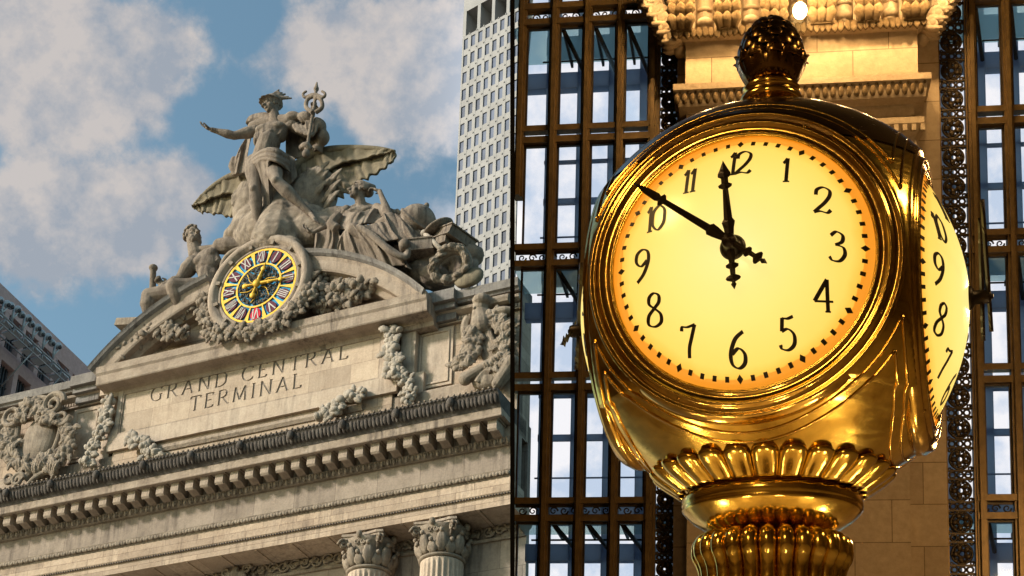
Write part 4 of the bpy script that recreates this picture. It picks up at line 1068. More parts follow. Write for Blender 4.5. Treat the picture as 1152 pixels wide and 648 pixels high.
single('stone_disc', m, M['wing'], p, 'round carved shield lying on the parapet beside the wreath', 'shield')
b = MB()                                              # bed of rock under the seated figures
for x, y, Y, r in ((250, 520, 61, 1.5), (340, 520, 61, 1.5), (450, 560, 61, 1.5), (560, 590, 61, 1.3), (180, 470, 61, 1.4), (640, 600, 60.9, 1.2), (690, 620, 60.7, 1.0), (620, 520, 61.4, 1.4), (500, 470, 61.3, 1.6), (400, 470, 61.3, 1.5)):
    b.ell(z2(x, y, Y), (r, 1.0, r*.6), Matrix.Rotation(.4, 3, 'Y'), 14, 10)
for x, y in ((330, 350), (400, 330), (470, 260), (520, 230), (440, 290), (260, 390), (540, 200), (180, 440)):
    b.ell(z4(x, y, 61.2), (1.4, .8, .9), Matrix.Rotation(-.5, 3, 'Y'), 14, 10)
b.ell(z3(420, 440, 60.8), (1.6, .8, .8)); b.ell(z3(560, 420, 61), (1.5, .8, .8)); b.ell(z3(350, 300, 61.2), (1.2, .7, 1.0)); b.ell(z3(480, 370, 60.7), (1.2,.6,.8)); b.ell(z3(600, 480, 60.9), (.8,.5,.9))
sculpt('rock', b, M['statue'], None, .07, 2, .08, base=L(300, 300, 61), label='carved stone bed under the two seated statues', cat='rock')
# ================================================================== BUILDINGS BEHIND, STREET
def Lr(px, py): return RL.transposed() @ camray(px, py)
def onplane(px, py, A, n):
    r = Lr(px, py); return r*(A.dot(n)/r.dot(n))
H = 92.0
A0 = Lr(0, 318); A0 = A0*(H/A0.z); B0 = Lr(94, 408); B0 = B0*(H/B0.z)
sdir = V3((B0.x-A0.x, B0.y-A0.y, 0)).normalized(); nrm = V3((sdir.y, -sdir.x, 0))
if nrm.dot(A0) > 0: nrm = -nrm
print('pink bldg', A0, B0, sdir, nrm)
M['pink'] = stone('rose granite', (.42,.285,.27), (.50,.345,.33), (.57,.41,.39), .25, streak=0, bumpd=.01)
gl, nt, bb = newmat('dark window glass'); v = coords(nt)
nt.links.new(ramp(nt, noise(nt, v, .7, 3, .5, 1), [(.35, (.03,.04,.055)), (.65, (.10,.13,.17))]), bb.inputs['Base Color']); bb.inputs['Roughness'].default_value = .08; bb.inputs['Specular IOR Level'].default_value = .9
M['wglass'] = gl
M['steel'] = plain('galvanised steel', (.30,.30,.31), .4, .6, .2, 3)
PB = root('office_building', V3((A0.x, A0.y, GZ)), 'rose granite office building with dark ribbon windows at the left edge of the photo', 'building')
def fr(s, o, z): return A0+sdir*s+nrm*o+V3((0, 0, z-A0.z))
def sp(px, py):                                       # (s,z) on the face
    q = onplane(px, py, A0, nrm); return (q-A0).dot(sdir), q.z
def fbox(mb, s0, s1, o0, o1, za, zb):
    v = [fr(s, o, z) for s, o, z in ((s0,o0,za),(s1,o0,za),(s1,o1,za),(s0,o1,za),(s0,o0,zb),(s1,o0,zb),(s1,o1,zb),(s0,o1,zb))]
    mb.add(v, [(3,2,1,0),(4,5,6,7),(0,1,5,4),(1,2,6,5),(2,3,7,6),(3,0,4,7)])
sB = (B0-A0).dot(sdir); S0, S1 = -sB*.8, sB*2.2
z_1 = sp(0, 343)[1]; z_2 = sp(0, 386)[1]; z_3 = sp(0, 402)[1]
fh = z_1-z_3
mb = MB(); fbox(mb, S0, S1, -30, -.8, GZ, H-.3); part('core', mb, M['wglass'], PB)
mb = MB(); zz = z_1; fbox(mb, S0, S1, -31, 0, z_1, H)
while zz > 5:
    zb_ = zz-(z_1-z_2); fbox(mb, S0, S1, -1.2, 0, max(GZ, zz-fh), zb_); zz -= fh
part('granite_band', mb, M['pink'], PB)
bay = abs(sp(22, 372)[0]-sp(0, 372)[0])*1.0
mb = MB(); gm = MB(); k = 0; s_ = S0
s_ = sp(24, 375)[0]-bay*60
while s_ < S1:
    if s_ > S0:
        mb_z = 6
        zz = z_1; 
        while zz > 30: fbox(mb, s_, s_+bay*.24, -1.1, -.012, zz-(z_1-z_2)+.01, zz-.01); zz -= fh
        for q in range(1, 5):
            zz = z_1
            while zz > 30: fbox(gm, s_+bay*(.24+.76*q/5), s_+bay*(.24+.76*q/5)+.10, -.8, -.6, zz-(z_1-z_2), zz); zz -= fh
    s_ += bay
zz = z_1
while zz > 30: fbox(gm, S0, S1, -.8, -.62, zz-(z_1-z_2)*.55, zz-(z_1-z_2)*.55+.12); zz -= fh
part('granite_pier', mb, M['pink'], PB); part('window_bars', gm, plain('dark bar', (.05,.05,.055), .4), PB)
# gantry of floodlights
GA = root('lighting_gantry', fr(0, 2, z_1-1), 'steel gantry with panels and floodlights hung on the rose granite building', 'gantry')
mb = MB()
def fp(px, py, o): 
    q = onplane(px, py, A0+nrm*o, nrm); return q
g0, g1 = fp(-6, 346, 3.0), fp(79, 424, 3.0); dG = (g1-g0)
h0, h1 = fp(-6, 353, 2.2), fp(78, 428, 2.2)
mb.tube([g0, g1], .09, 6); mb.tube([g0-V3((0,0,1.0)), g1-V3((0,0,1.0))], .08, 6); mb.tube([g0-nrm*2.2-V3((0,0,.2)), g1-nrm*2.2-V3((0,0,.2))], .08, 6)
for k in range(9):
    p = g0.lerp(g1, k/8); mb.tube([p, p-V3((0,0,1.0))], .06, 5); mb.tube([p, p-nrm*2.6-V3((0,0,.2))], .06, 5)
    if k % 3 == 1: mb.tube([p-V3((0,0,1.0)), p-nrm*3-V3((0,0,4.5))], .08, 5)
    if k < 8: mb.tube([p, g0.lerp(g1, (k+1)/8)-V3((0,0,1.0))], .04, 5)
    if k: mb.tube([p, p+V3((0,0,1.2))-nrm*.8], .05, 5)
part('truss', mb, M['steel'], GA)
M['panel'] = plain('pale gantry panel', (.42,.45,.50), .4, 0, .1, 3)
for k in range(8):
    a, b_ = g0.lerp(g1, k/8+.015), g0.lerp(g1, (k+1)/8-.015); mb = MB(); w_ = nrm*-1.5-V3((0,0,.2))
    mb.add([a-V3((0,0,.15)), b_-V3((0,0,.15)), b_+w_-V3((0,0,.15)), a+w_-V3((0,0,.15)), a-V3((0,0,.3)), b_-V3((0,0,.3)), b_+w_-V3((0,0,.3)), a+w_-V3((0,0,.3))], [(0,1,2,3),(7,6,5,4),(0,4,5,1),(1,5,6,2),(2,6,7,3),(3,7,4,0)])
    part('deck_panel', mb, M['panel'], GA)
M['lampbody'] = plain('white floodlight shell', (.42,.44,.47), .35, .1, .1, 3); M['lens'] = plain('floodlight lens', (.06,.06,.07), .1, 0, .2, 3)
FL = None
for i, (px, py) in enumerate(((4, 340), (16, 346), (28, 356), (39, 366.5), (50.5, 377), (62, 387.5))):
    p = fp(px, py, 2.4)
    if FL is None:
        FL = root('floodlight', p, 'pair of floodlights at the near end of the gantry', 'floodlight', group='floodlights along the gantry'); kids = []
        mb = MB(); 
        for k in (-1, 1):
            c_ = p+sdir*k*.55+V3((0,0,.15*k)); mb.ell(c_, (.40,.40,.40), None, 12, 8)
        mb.tube([p-sdir*.8, p+sdir*.8, p+V3((0,0,-1.3))], .12, 6); mb.tube([p, p-V3((0,0,1.6))], .13, 6)
        kids.append(part('housing', mb, M['lampbody'], FL))
        for k in (-1, 1):
            mb = MB(); c_ = p+sdir*k*.55+V3((0,0,.15*k)); aim = (nrm-V3((0,0,.9))).normalized(); mb.ell(c_+aim*.22, (.28,.28,.24), None, 12, 8)
            kids.append(part('lens', mb, M['lens'], FL))
    else:
        f = dup(FL); f.matrix_world = ML @ Matrix.Translation(p)
        f['label'] = ('pair of floodlights, ' + ('second', 'third', 'fourth', 'fifth', 'last')[i-1] + ' along the gantry counted from the picture edge')
        for c_ in kids: dup(c_, f)
# --- pale tower on the right
H0 = 150.0
best = None
for k in range(-80, 81):
    ph = R_(k); d = V3((math.cos(ph), math.sin(ph), 0))
    p = Lr(545, 150); p = p*(H0/p.y); q = p+d*1.0
    a = RL @ p; b_ = RL @ q; dx = b_.x/b_.y-a.x/a.y; dy = -(b_.z/b_.y-a.z/a.y)
    if dx > 0 and (best is None or abs(-dy/dx-.50) < best[0]): best = (abs(-dy/dx-.50), k, d)
print('tower', best)
td = best[2]; tn = V3((td.y, -td.x, 0)); tA = Lr(516.5, 125); tA = tA*(H0/tA.y)
def tp(px, py): q = onplane(px, py, tA, tn); return (q-tA).dot(td), q.z
TW = root('office_tower', V3((tA.x, tA.y, GZ)), 'tall pale tower with a regular grid of small windows behind the parapet on the right', 'building')
M['conc'] = plain('pale precast concrete', (.26,.255,.25), .8, 0, .14, .35)
M['twin'] = plain('blue grey tower glass', (.07,.09,.14), .6, 0, .6, .12, spec=.25)
def tb_(mb, s0, s1, o0, o1, za, zb):
    v = [V3((tA.x, tA.y, 0))+td*s+tn*o+V3((0,0,z)) for s, o, z in ((s0,o0,za),(s1,o0,za),(s1,o1,za),(s0,o1,za),(s0,o0,zb),(s1,o0,zb),(s1,o1,zb),(s0,o1,zb))]
    mb.add(v, [(3,2,1,0),(4,5,6,7),(0,1,5,4),(1,2,6,5),(2,3,7,6),(3,0,4,7)])
rowh = abs(tp(545, 150)[1]-tp(545, 169.9)[1]); colw = abs(tp(549.2, 150-4.2)[0]-tp(540.7, 150)[0])
print('row', rowh, 'col', colw)
c0_, r0_ = tp(534, 100)
ww, wh = colw*.58, rowh*.64
NC = 8; sL, sR = -.05, c0_+colw*(NC-2.5)
rows_ = [r0_+rowh*k for k in range(-14, 9)]
rows_ = [r for r in rows_ if r+rowh*.5 < tp(530, 24)[1]]; topr = rows_[-1]+rowh*.5
zL = tp(530, 27)[1]
cols = [c0_+colw*(k-1.5) for k in range(NC)]
cols = [c for c in cols if c-ww/2 > .2]
sR = cols[-1]+colw*.5; sL = cols[0]-colw*.5
mb = MB(); zlo, zhi = rows_[0]-rowh, topr
vd = V3((tA.x, tA.y, 0)).normalized()
def core(o, za, zb):
    q = [V3((tA.x, tA.y, 0))+td*sL+tn*o, V3((tA.x, tA.y, 0))+td*sR+tn*o]; q += [q[1]+vd*14, q[0]+vd*14]
    mb.add([p+V3((0,0,z)) for z in (za, zb) for p in q], [(3,2,1,0),(4,5,6,7),(0,1,5,4),(1,2,6,5),(2,3,7,6),(3,0,4,7)])
core(-.20, GZ, zhi); core(-2.6, zhi, zhi+rowh*1.5); core(0, zhi+rowh*1.5, zhi+rowh*7)
for q in range(0, 7, 2): tb_(mb, sL+q*colw, sL+q*colw+colw*.42, -2.59, -.01, zhi, zhi+rowh*1.5)

for i, c in enumerate([cols[0]-colw]+cols):           # piers
    tb_(mb, max(c+ww/2, sL), min(c+colw-ww/2, sR), -.21, 0, GZ, zhi)
for r in rows_: 
    tb_(mb, sL, sR, -.215, -.02, r+wh/2, r+rowh-wh/2 if r < rows_[-1] else zhi)
tb_(mb, sL, sR, -.215, -.02, GZ, rows_[0]-wh/2)
gridmb = mb
cnt = 0; rest = MB()
for r in rows_:
    for c in cols:
        m = MB(); a = rest
        vis = r > tp(545, 320)[1] and r < tp(545, 20)[1] and cnt < 96 and c <= cols[5]
        m = MB() if vis else rest
        tb_(m, c-ww/2, c+ww/2, -.20, -.15, r-wh/2, r+wh/2)
        if vis: part('window', m, M['twin'], TW); cnt += 1
o = part('more_windows', rest, M['twin'], TW); o['kind'] = 'stuff'
for r in rows_:
    for c in cols: tb_(gridmb, c+colw/2-.07, c+colw/2+.07, 0, .10, r+rowh/2-.1, r+rowh/2+.1)
part('concrete_grid', gridmb, M['conc'], TW)
mb = MB(); zt_ = 0                       # recessed loggia near the top
for k in range(len(cols)):
    pass
# --- street
def gpt(x, y): 
    n = RL @ V3((0,0,1)); z = (GZ-n.x*x-n.y*y)/n.z    # camera coords on the ground plane
    return RL.transposed() @ V3((x, y, z))
M['road'] = plain('asphalt', (.06,.06,.06), .9, 0, .3, 2)
M['walk'] = plain('pavement', (.50,.45,.38), .9, 0, .15, 2)
mb = MB(); mb.add([gpt(-.8, 12), gpt(-60, 12), gpt(-400, 500), gpt(-.8, 500)], [(0,1,2,3)])
single('road', mb, M['road'], (0,0,0), kind='structure')
mb = MB(); gp = [gpt(-.8, 26), gpt(-130, 26), gpt(-130, 120), gpt(-.8, 120)]
v = [p+V3((0,0,.13)) for p in gp]+[p for p in gp]; mb.add(v, [(0,1,2,3),(4,5,1,0),(5,6,2,1),(6,7,3,2),(7,4,0,3)])
single('pavement', mb, M['walk'], (0,0,0), kind='structure')
# ================================================================== THE HALL
YAW = R_(-9.0); WE = V3((math.cos(YAW), math.sin(YAW), 0)); WN = V3((-math.sin(YAW), math.cos(YAW), 0))   # along the wall / outwards
DW = 30.0
WO = W(576, 324, DW); WO.z = 0
def wp(px, py, off=0):
    r = MC @ camray(px, py); A = WO+WN*off
    p = CAMLOC+r*((A-CAMLOC).dot(WN)/r.dot(WN)); return (p-WO).dot(WE), p.z
def wq(s, z, off=0): return WO+WE*s+WN*off+V3((0, 0, z))
def wbox(mb, s0, s1, o0, o1, za, zb):
    v = [wq(s, z, o) for s, o, z in ((s0,o0,za),(s1,o0,za),(s1,o1,za),(s0,o1,za),(s0,o0,zb),(s1,o0,zb),(s1,o1,zb),(s0,o1,zb))]
    mb.add(v, [(3,2,1,0),(4,5,6,7),(0,1,5,4),(1,2,6,5),(2,3,7,6),(3,0,4,7)])
M['hstone'] = stone('warm hall stone', (.36,.28,.19), (.44,.35,.245), (.50,.41,.29), .8, streak=0, joints=(1.3,.78,.010), bumpd=.008)
M['hplain'] = stone('warm hall moulding stone', (.36,.28,.19), (.44,.35,.245), (.50,.41,.29), 1.2, streak=0, bumpd=.01)
M['hdark'] = stone('browned carved stone', (.10,.07,.035), (.17,.12,.065), (.26,.19,.11), 3, streak=0, bumpd=.03)
M['bronze'] = plain('brown bronze frame', (.17,.11,.045), .42, .5, .3, 5, spec=.5)
M['bronzed'] = plain('dark bronze scrollwork', (.055,.038,.02), .45, .5, .4, 5)
M['outer'] = plain('grey outer frame', (.30,.33,.38), .6, .1, .15, 1)
def frosted(name, c, f):
    m, nt, b = newmat(name); nt.nodes.remove(b)
    tl = nt.nodes.new('ShaderNodeBsdfTranslucent'); tl.inputs[0].default_value = (*c, 1)
    df = nt.nodes.new('ShaderNodeBsdfTransparent'); df.inputs[0].default_value = (*c, 1)
    mxs = nt.nodes.new('ShaderNodeMixShader'); mxs.inputs[0].default_value = f
    nt.links.new(tl.outputs[0], mxs.inputs[1]); nt.links.new(df.outputs[0], mxs.inputs[2]); nt.links.new(mxs.outputs[0], nt.nodes['Material Output'].inputs[0]); return m
M['corr'] = frosted('translucent outer frame', (.56,.60,.68), .04)  # translucent so skylight lifts the outer frame's unlit inner side
M['black'] = plain('black painted steel', (.004,.004,.004), .85, 0, .2, 3, spec=.1)
def glassmat(name, tint, fac):
    m, nt, b = newmat(name); nt.nodes.remove(b)
    tr = nt.nodes.new('ShaderNodeBsdfTransparent'); tr.inputs[0].default_value = (*tint, 1)
    gl_ = nt.nodes.new('ShaderNodeBsdfGlossy'); gl_.inputs['Roughness'].default_value = .06; gl_.inputs[0].default_value = (.9,.95,1,1)
    mxs = nt.nodes.new('ShaderNodeMixShader'); mxs.inputs[0].default_value = fac
    nt.links.new(tr.outputs[0], mxs.inputs[1]); nt.links.new(gl_.outputs[0], mxs.inputs[2]); nt.links.new(mxs.outputs[0], nt.nodes['Material Output'].inputs[0]); return m
M['pane'] = glassmat('window pane glass', (.84,.90,.97), .05)
M['floorglass'] = frosted('green glass walkway', (.82,.95,.94), .62)
def zline(px, ys): return [wp(px, y)[1] for y in ys]
PXM = 640
z_tall = zline(PXM, (28, 143, 150, 155.5, 163, 277, 300, 420, 427, 433, 441, 562, 586))
per = z_tall[0]-z_tall[6]
per2 = z_tall[6]-z_tall[12]; per = (per+per2)/2
band_h = z_tall[5]-z_tall[6]
zb0 = z_tall[6]                                       # bottom of the band at the survey storey
ph1 = z_tall[6]-z_tall[7]; g1_ = z_tall[7]-z_tall[8]; sm_ = z_tall[8]-z_tall[9]; g2_ = z_tall[9]-z_tall[10]
print('period', per, per2, 'band', band_h, 'heights', ph1, g1_, sm_, g2_)
storeys = [zb0+per*k for k in range(-4, 3)]
ZTOP = 20.5
CX = MC.transposed()
def smin_(z, off):
    a = (CX @ (wq(0, z, off)-CAMLOC)).x; b_ = (CX @ (wq(1, z, off)-CAMLOC)).x
    return (.03-a)/(b_-a)
def bay(name, label, edges, s_end):
    B_ = root(name, wq((edges[0]+edges[-1])/2, 0), label, 'window', 'R')
    mw = .085
    mb = MB()
    for i, s in enumerate(edges):
        m = MB(); zs_ = 0
        while zs_ < 14 and smin_(zs_, -.12) > s-mw: zs_ += .1
        wbox(m, s-mw, s+mw, -.12, .12, zs_, ZTOP); wbox(m, s-mw*.45, s+mw*.45, -.22, -.12, zs_, ZTOP)
        part('mullion', m, M['bronze'], B_)
    lo, hi = edges[0]-mw, edges[-1]+mw
    for zb_ in storeys:
        m = MB()
        l0 = max(lo, smin_(zb_, -.16)); wbox(m, l0, hi, -.16, .10, zb_-.02, zb_+.10); wbox(m, l0, hi, -.16, .10, zb_+band_h-.10, zb_+band_h+.02)
        part('transom', m, M['bronze'], B_)
        m = MB(); wbox(m, l0, hi, .0, .04, zb_+.10, zb_+.14); wbox(m, l0, hi, 0, .04, zb_+band_h-.14, zb_+band_h-.1)
        s = l0+.05; q = 0
        while s < hi:
            scroll(m, wq(s+.09, zb_+band_h/2, .02), (band_h-.26)/2, 1.3, .018, Matrix.Rotation(YAW, 3, 'Z'), 1 if q % 2 else -1); s += .2; q += 1
        part('scroll_band', m, M['bronzed'], B_)
        m = MB(); za_ = zb_-ph1; 
        l0 = max(lo, smin_(za_-.5, -.13)); wbox(m, l0, hi, -.13, .09, za_-g1_+.004, za_-.004); zc_ = za_-g1_-sm_; wbox(m, l0, hi, -.13, .09, zc_-g2_+.004, zc_-.004)
        part('transom', m, M['bronze'], B_)
        for i in range(len(edges)-1):                 # panes
            for (p0, p1) in ((zb_-ph1, zb_-.02), (zb_-ph1-g1_-sm_, zb_-ph1-g1_), (zb_-per+band_h, zc_-g2_)):
                if p1 < 5 or p0 > 19.5: continue
                m = MB(); m.add([wq(edges[i]+mw, p0, .05), wq(edges[i+1]-mw, p0, .05), wq(edges[i+1]-mw, p1, .05), wq(edges[i]+mw, p1, .05)], [(0,1,2,3)])
                part('pane', m, M['pane'], B_)
                if p1-p0 > 1:
                    m2 = MB(); w_ = .035
                    for (a0, a1, b0, b1) in ((max(edges[i]+mw, smin_(p0, 0)), max(edges[i]+mw, smin_(p0, 0))+w_, p0, p1), (edges[i+1]-mw-w_, edges[i+1]-mw, p0, p1), (edges[i]+mw+w_, edges[i+1]-mw-w_, p0, p0+w_), (edges[i]+mw+w_, edges[i+1]-mw-w_, p1-w_, p1)):
                        wbox(m2, a0, a1, -.02, .07, b0, b1)
                    part('sash', m2, M['bronzed'], B_)
    # second skin behind it with glass walkways
    OD = 1.75; pit = edges[1]-edges[0]
    m = MB(); slo = max(lo-pit*3, smin_(0, .2)); sl = lambda z: max(lo-pit*3, smin_(z, .2))
    for i in range(-3, len(edges)+4):
        s = edges[0]+pit*i+.42
        if s-.17 < slo: continue
        wbox(m, s-.17, s+.09, OD, OD+.35, 0, ZTOP)
    for zb_ in storeys:
        wbox(m, sl(zb_), hi+pit*4, OD+.02, OD+.3, zb_-.45, zb_-.10); wbox(m, slo, hi+pit*4, OD+.02, OD+.3, zb_-per+band_h-.1, zb_-per+band_h+.30)
        wbox(m, slo, hi+pit*4, OD+.02, OD+.12, zb_-per*.42, zb_-per*.42+.06); wbox(m, slo, hi+pit*4, OD+.04, OD+.10, zb_-per*.60, zb_-per*.60+.14)
        wbox(m, slo, hi+pit*4, OD-.3, OD-.27, zb_-per+band_h+.75, zb_-per+band_h+.78)
    part('outer_frame', m, M['corr'], B_)
    for zb_ in storeys:
        m = MB(); wbox(m, sl(zb_), hi+pit*4, .25, OD-.02, zb_+.08, zb_+.13); part('glass_walkway', m, M['floorglass'], B_)
    for zb_ in storeys:
        m = MB()
        for i in range(-2, len(edges)+3):
            s = edges[0]+pit*i+.36
            if s-.25 < slo: continue
            v0 = wq(s-.22, zb_+.0, .2); v1 = wq(s+.10, zb_-.28, OD)
            m.tube([v0, v1], .045, 6); wbox(m, s-.25, s-.2, .2, OD, zb_-.02, zb_+.075)
        m.tube([wq(slo, zb_-.12, OD-.5), wq(hi+4, zb_-.12, OD-.5)], .02, 6)
        part('bracket_frame', m, M['bronzed'], B_)
    return B_
pitch = (wp(735, 100)[0]-wp(623.5, 100)[0])/3
eL = [wp(735, 100)[0]-pitch*k for k in range(4, -1, -1)]
eR = [wp(1093, 100)[0]+pitch*k for k in range(0, 5)]
bay('left_window_bay' if False else 'window_bay', 'tall bronze framed window bay to the left of the brass clock and stone pier', eL, 0)
bay('window_bay', 'tall bronze framed window bay at the right edge of the photo', eR, 0)
# scrollwork strips
def lattice(s0, s1, label):
    B_ = root('scrollwork_strip', wq((s0+s1)/2, 0), label, 'grille', 'R')
    w_ = s1-s0; cell = w_*.98; m = MB(); sm = (s0+s1)/2
    A3 = Matrix.Rotation(YAW, 3, 'Z')
    def P(a, b): return wq(sm+a*w_/2, b*w_/2, 0)
    th = .028
    m.tube([P(.80*math.cos(t*2*PI/24), .80*math.sin(t*2*PI/24)) for t in range(24)], th*.9, 6, True)
    m.tube([P(.30*math.cos(t*2*PI/12), .30*math.sin(t*2*PI/12)) for t in range(12)], th*1.2, 6, True)
    for k in range(5):
        a = 2*PI*k/5; c_ = P(.52*math.cos(a), .52*math.sin(a)); scroll(m, c_, w_*.14, 1.3, .026, A3 @ Matrix.Rotation(-a, 3, 'Y'), 1)
        leaf(m, P(.2*math.cos(a+.5), .2*math.sin(a+.5)), P(.78*math.cos(a+.8), .78*math.sin(a+.8)), .05, -WN)
    for sx in (-1, 1):
        for sz in (-1, 1): scroll(m, P(.78*sx, .80*sz), w_*.10, 1.2, .022, A3, sx)
    wbox(m, s0, s1, -.03, .03, cell/2-.035, cell/2)
    for k in (-1, 0, 1): m.tube([P(k*.6+.24*math.cos(t*2*PI/12), 1.26+.24*math.sin(t*2*PI/12)) for t in range(12)], th*.8, 6, True)
    wbox(m, s0, s1, -.03, .03, cell/2+w_*.27, cell/2+w_*.27+.035)
    me = m.mesh('scroll_panel', wq(sm, 0)); H_ = cell+w_*.29; z = 4.0
    while z < 19.5:
        o = link('scroll_panel', me, M['bronzed'], B_); o.location = (0, 0, z); z += H_
    m = MB(); wbox(m, s0-.05, s0, -.12, .12, 0, ZTOP); wbox(m, s1, s1+.03, -.12, .12, 0, ZTOP); part('strip_frame', m, M['bronze'], B_)
sL0, sL1 = eL[-1]+.14, wp(763, 100)[0]
lattice(sL0, sL1, 'narrow bronze scrollwork strip between the left windows and the stone pier')
sR0, sR1 = wp(1054, 100)[0]+.05, eR[0]-.13
lattice(sR0, sR1, 'narrow bronze scrollwork strip between the stone pier and the right windows')
# the stone pier
PI_ = root('stone_pier', wq((sL1+sR0)/2, 0), 'warm lit stone pier with carved cornices behind the brass clock', 'pier', 'R')
m = MB(); wbox(m, sL1+.0, sR0-.05, -.35, .6, 0, ZTOP); part('pier_shaft', m, M['hstone'], PI_)
f0, f1 = wp(771, 100, -1.0)[0], wp(1033, 100, -1.0)[0]
def zp(y, off): return wp(880, y, off)[1]
m = MB(); wbox(m, f0, f1, -1.0, -.35, zp(99, -1), ZTOP); part('pier_face', m, M['hstone'], PI_)
m = MB(); fs0, fs1 = wp(775, 300, -.75)[0], wp(1020, 300, -.75)[0]; wbox(m, fs0, fs1, -.75, -.35, 0, zp(99, -1)); part('pier_face', m, M['hstone'], PI_)
def cornice(name, prof, s0, s1, mat, orn=None):
    """profile (off, z) wrapped round the front"""
    m = MB()
    for i in range(len(prof)-1):
        (o0, za), (o1, zb_) = prof[i], prof[i+1]
        e0 = -o0; e1 = -o1
        q = [wq(s0-(e0-1), za, -e0), wq(s1+(e0-1), za, -e0), wq(s1+(e1-1), zb_, -e1), wq(s0-(e1-1), zb_, -e1)]
        m.add(q, [(0,1,2,3)])
        for s_, sg in ((s0, -1), (s1, 1)):
            m.add([wq(s_+sg*(e0-1), za, -e0), wq(s_+sg*(e0-1), za, -.3), wq(s_+sg*(e1-1), zb_, -.3), wq(s_+sg*(e1-1), zb_, -e1)], [(0,1,2,3)])
    return part(name, m, mat, PI_)
zc1, zc2 = zp(99, -1.1), zp(117, -1.1)
cornice('cornice', [(-1.0, zc1+.16), (-1.22, zc1+.12), (-1.22, zc1), (-1.16, zc1-.03), (-1.12, zc2+.02), (-1.0, zc2), (-.9, zc2-.02)], f0, f1, M['hplain'])
m = MB(); s = f0-.15
while s < f1+.15:
    m.ell(wq(s, (zc1+zc2)/2, -1.16), (.055, .055, (zc1-zc2)*.36), None, 7, 5); m.ell(wq(s+.07, zc1-.03, -1.17), (.03,.03,.04), None, 6, 4); s += .145
part('egg_moulding', m, M['hdark'], PI_)
zd1, zd2 = zp(138, -1), zp(152, -1)
cornice('cornice', [(-.86, zc2), (-.86, zd1+.02), (-1.02, zd1), (-1.02, zd1-.12), (-.92, zd2), (-.86, zd2-.05), (-.90, zd2-.25), (-.8, zd2-.4), (-.8, zd2-.6), (-.72, zd2-.75)], f0-.12, f1+.08, M['hplain'])
s = f0-.1
while s < f1+.1:
    m = MB(); m.box(-.04, .04, -.04, .04, -.06, .06, Matrix.Translation(wq(s, zd1-.2, -.98)) @ Matrix.Rotation(YAW, 4, 'Z')); s += .16; part('dentil', m, M['hplain'], PI_)
# entablature at the top: ornament strip, brackets, niches
ze1, ze2 = zp(31, -1.1), zp(39, -1.1)
cornice('ornament_strip', [(-1.02, ZTOP), (-1.02, ze1+.02), (-1.18, ze1), (-1.2, ze1-.05), (-1.14, ze2+.03), (-1.0, ze2)], f0, f1, M['hplain'])
m = MB(); s = f0-.2; rr_ = random.Random(2)
while s < f1+.2:
    leaf(m, wq(s, ze1+.02, -1.2), wq(s+rr_.uniform(-.03,.03), ze2-.05-rr_.random()*.05, -1.24), .065, -WN, .2, 5); s += .115
part('leaf_drops', m, M['hdark'], PI_)
bs = [wp(x, 15, -1.15)[0] for x in (767, 818.5, 871, 924, 976, 1028)]
zt0, zt1_ = zp(33, -1.2), zp(-45, -1.2)
for s in bs:
    m = MB(); wbox(m, s-.20, s+.20, -1.35, -1.0, zt0, zt1_+1.5)
    for k in range(9):
        z = zt0+.12+k*.2
        for sx in (-1, 0, 1): leaf(m, wq(s+sx*.12, z-.1, -1.36), wq(s+sx*.2, z+.14, -1.48-.06*(k % 2)), .10, -WN, .25, 5)
    part('leaf_bracket', m, M['hdark'], PI_)
for i in range(len(bs)-1):
    s0_, s1_ = bs[i]+.26, bs[i+1]-.26; m = MB(); rows = []
    for k in range(9):
        z = zt0+.10+(zt1_+1-zt0)*k/8
        row = []
        for j in range(9):
            a = PI*j/8; row.append(wq(s0_+(s1_-s0_)*j/8, z, -1.04-.16*math.sin(a)))
        rows.append(row)
    m.sheet(rows, .05, -WN); m.ell(wq((s0_+s1_)/2, zt0+.25, -1.12), ((s1_-s0_)*.45, .16, .10), None, 12, 8); m.ell(wq((s0_+s1_)/2, zt0+.5, -1.12), ((s1_-s0_)*.42, .14, .06), None, 12, 8)
    part('niche', m, M['hplain'], PI_)
for sg, e in ((-1, f0), (1, f1)):
    m = MB()                                          # carved shells curling out at both ends
    A3 = Matrix.Rotation(YAW, 3, 'Z')
    for k in range(6):
        x = e+sg*(.1+.10*k); z = zt0+.05+.19*k
        m.ell(wq(x+sg*.15, z, -.9), (.24, .3, .17), A3, 10, 8)
        for q in range(3): leaf(m, wq(x, z-.1, -1.1+.15*q), wq(x+sg*.35, z-.12, -1.15+.2*q), .09, V3((0,0,-1)), .2, 5)
        scroll(m, wq(x+sg*.18, z-.05, -1.15), .15, 1.3, .05, A3, sg)
    for k in range(5): m.ell(wq(e+sg*(.12+.06*k), zt0-.12-.02*k+.12*k, -.75), (.12,.2,.12), A3, 10, 7)
    part('shell_scroll', m, M['hplain'], PI_)
# shell of the hall
def hpoly(name, pts, mat, **kw):
    mb = MB(); mb.add(pts, [tuple(range(len(pts)))]); return single(name, mb, mat, (0,0,0), frame='R', **kw)
pW0 = WO+WE*(-.0); tpar = (-WO.x)/WE.x; pL = WO+WE*(eL[0]-.1); pR_ = WO+WE*13.5
yb = -9.0; xr = pR_.x; yr = pR_.y; HZ = 20.4
M['hfloor'] = plain('pink marble floor', (.30,.24,.18), .25, 0, .2, 2)
M['hwall'] = stone('hall side wall stone', (.11,.075,.04), (.15,.105,.06), (.19,.14,.085), .8, streak=0, joints=(1.6,.8,.01), bumpd=.006)
M['hceil'] = plain('dark ceiling', (.05,.045,.035), .8, 0, .3, .6)
fp_ = [V3((-6, yb, 0)), V3((xr, yb, 0)), V3((xr, yr, 0)), V3((0.012, pL.y, 0)), V3((0.012, 9, 0)), V3((-6, 9, 0))]
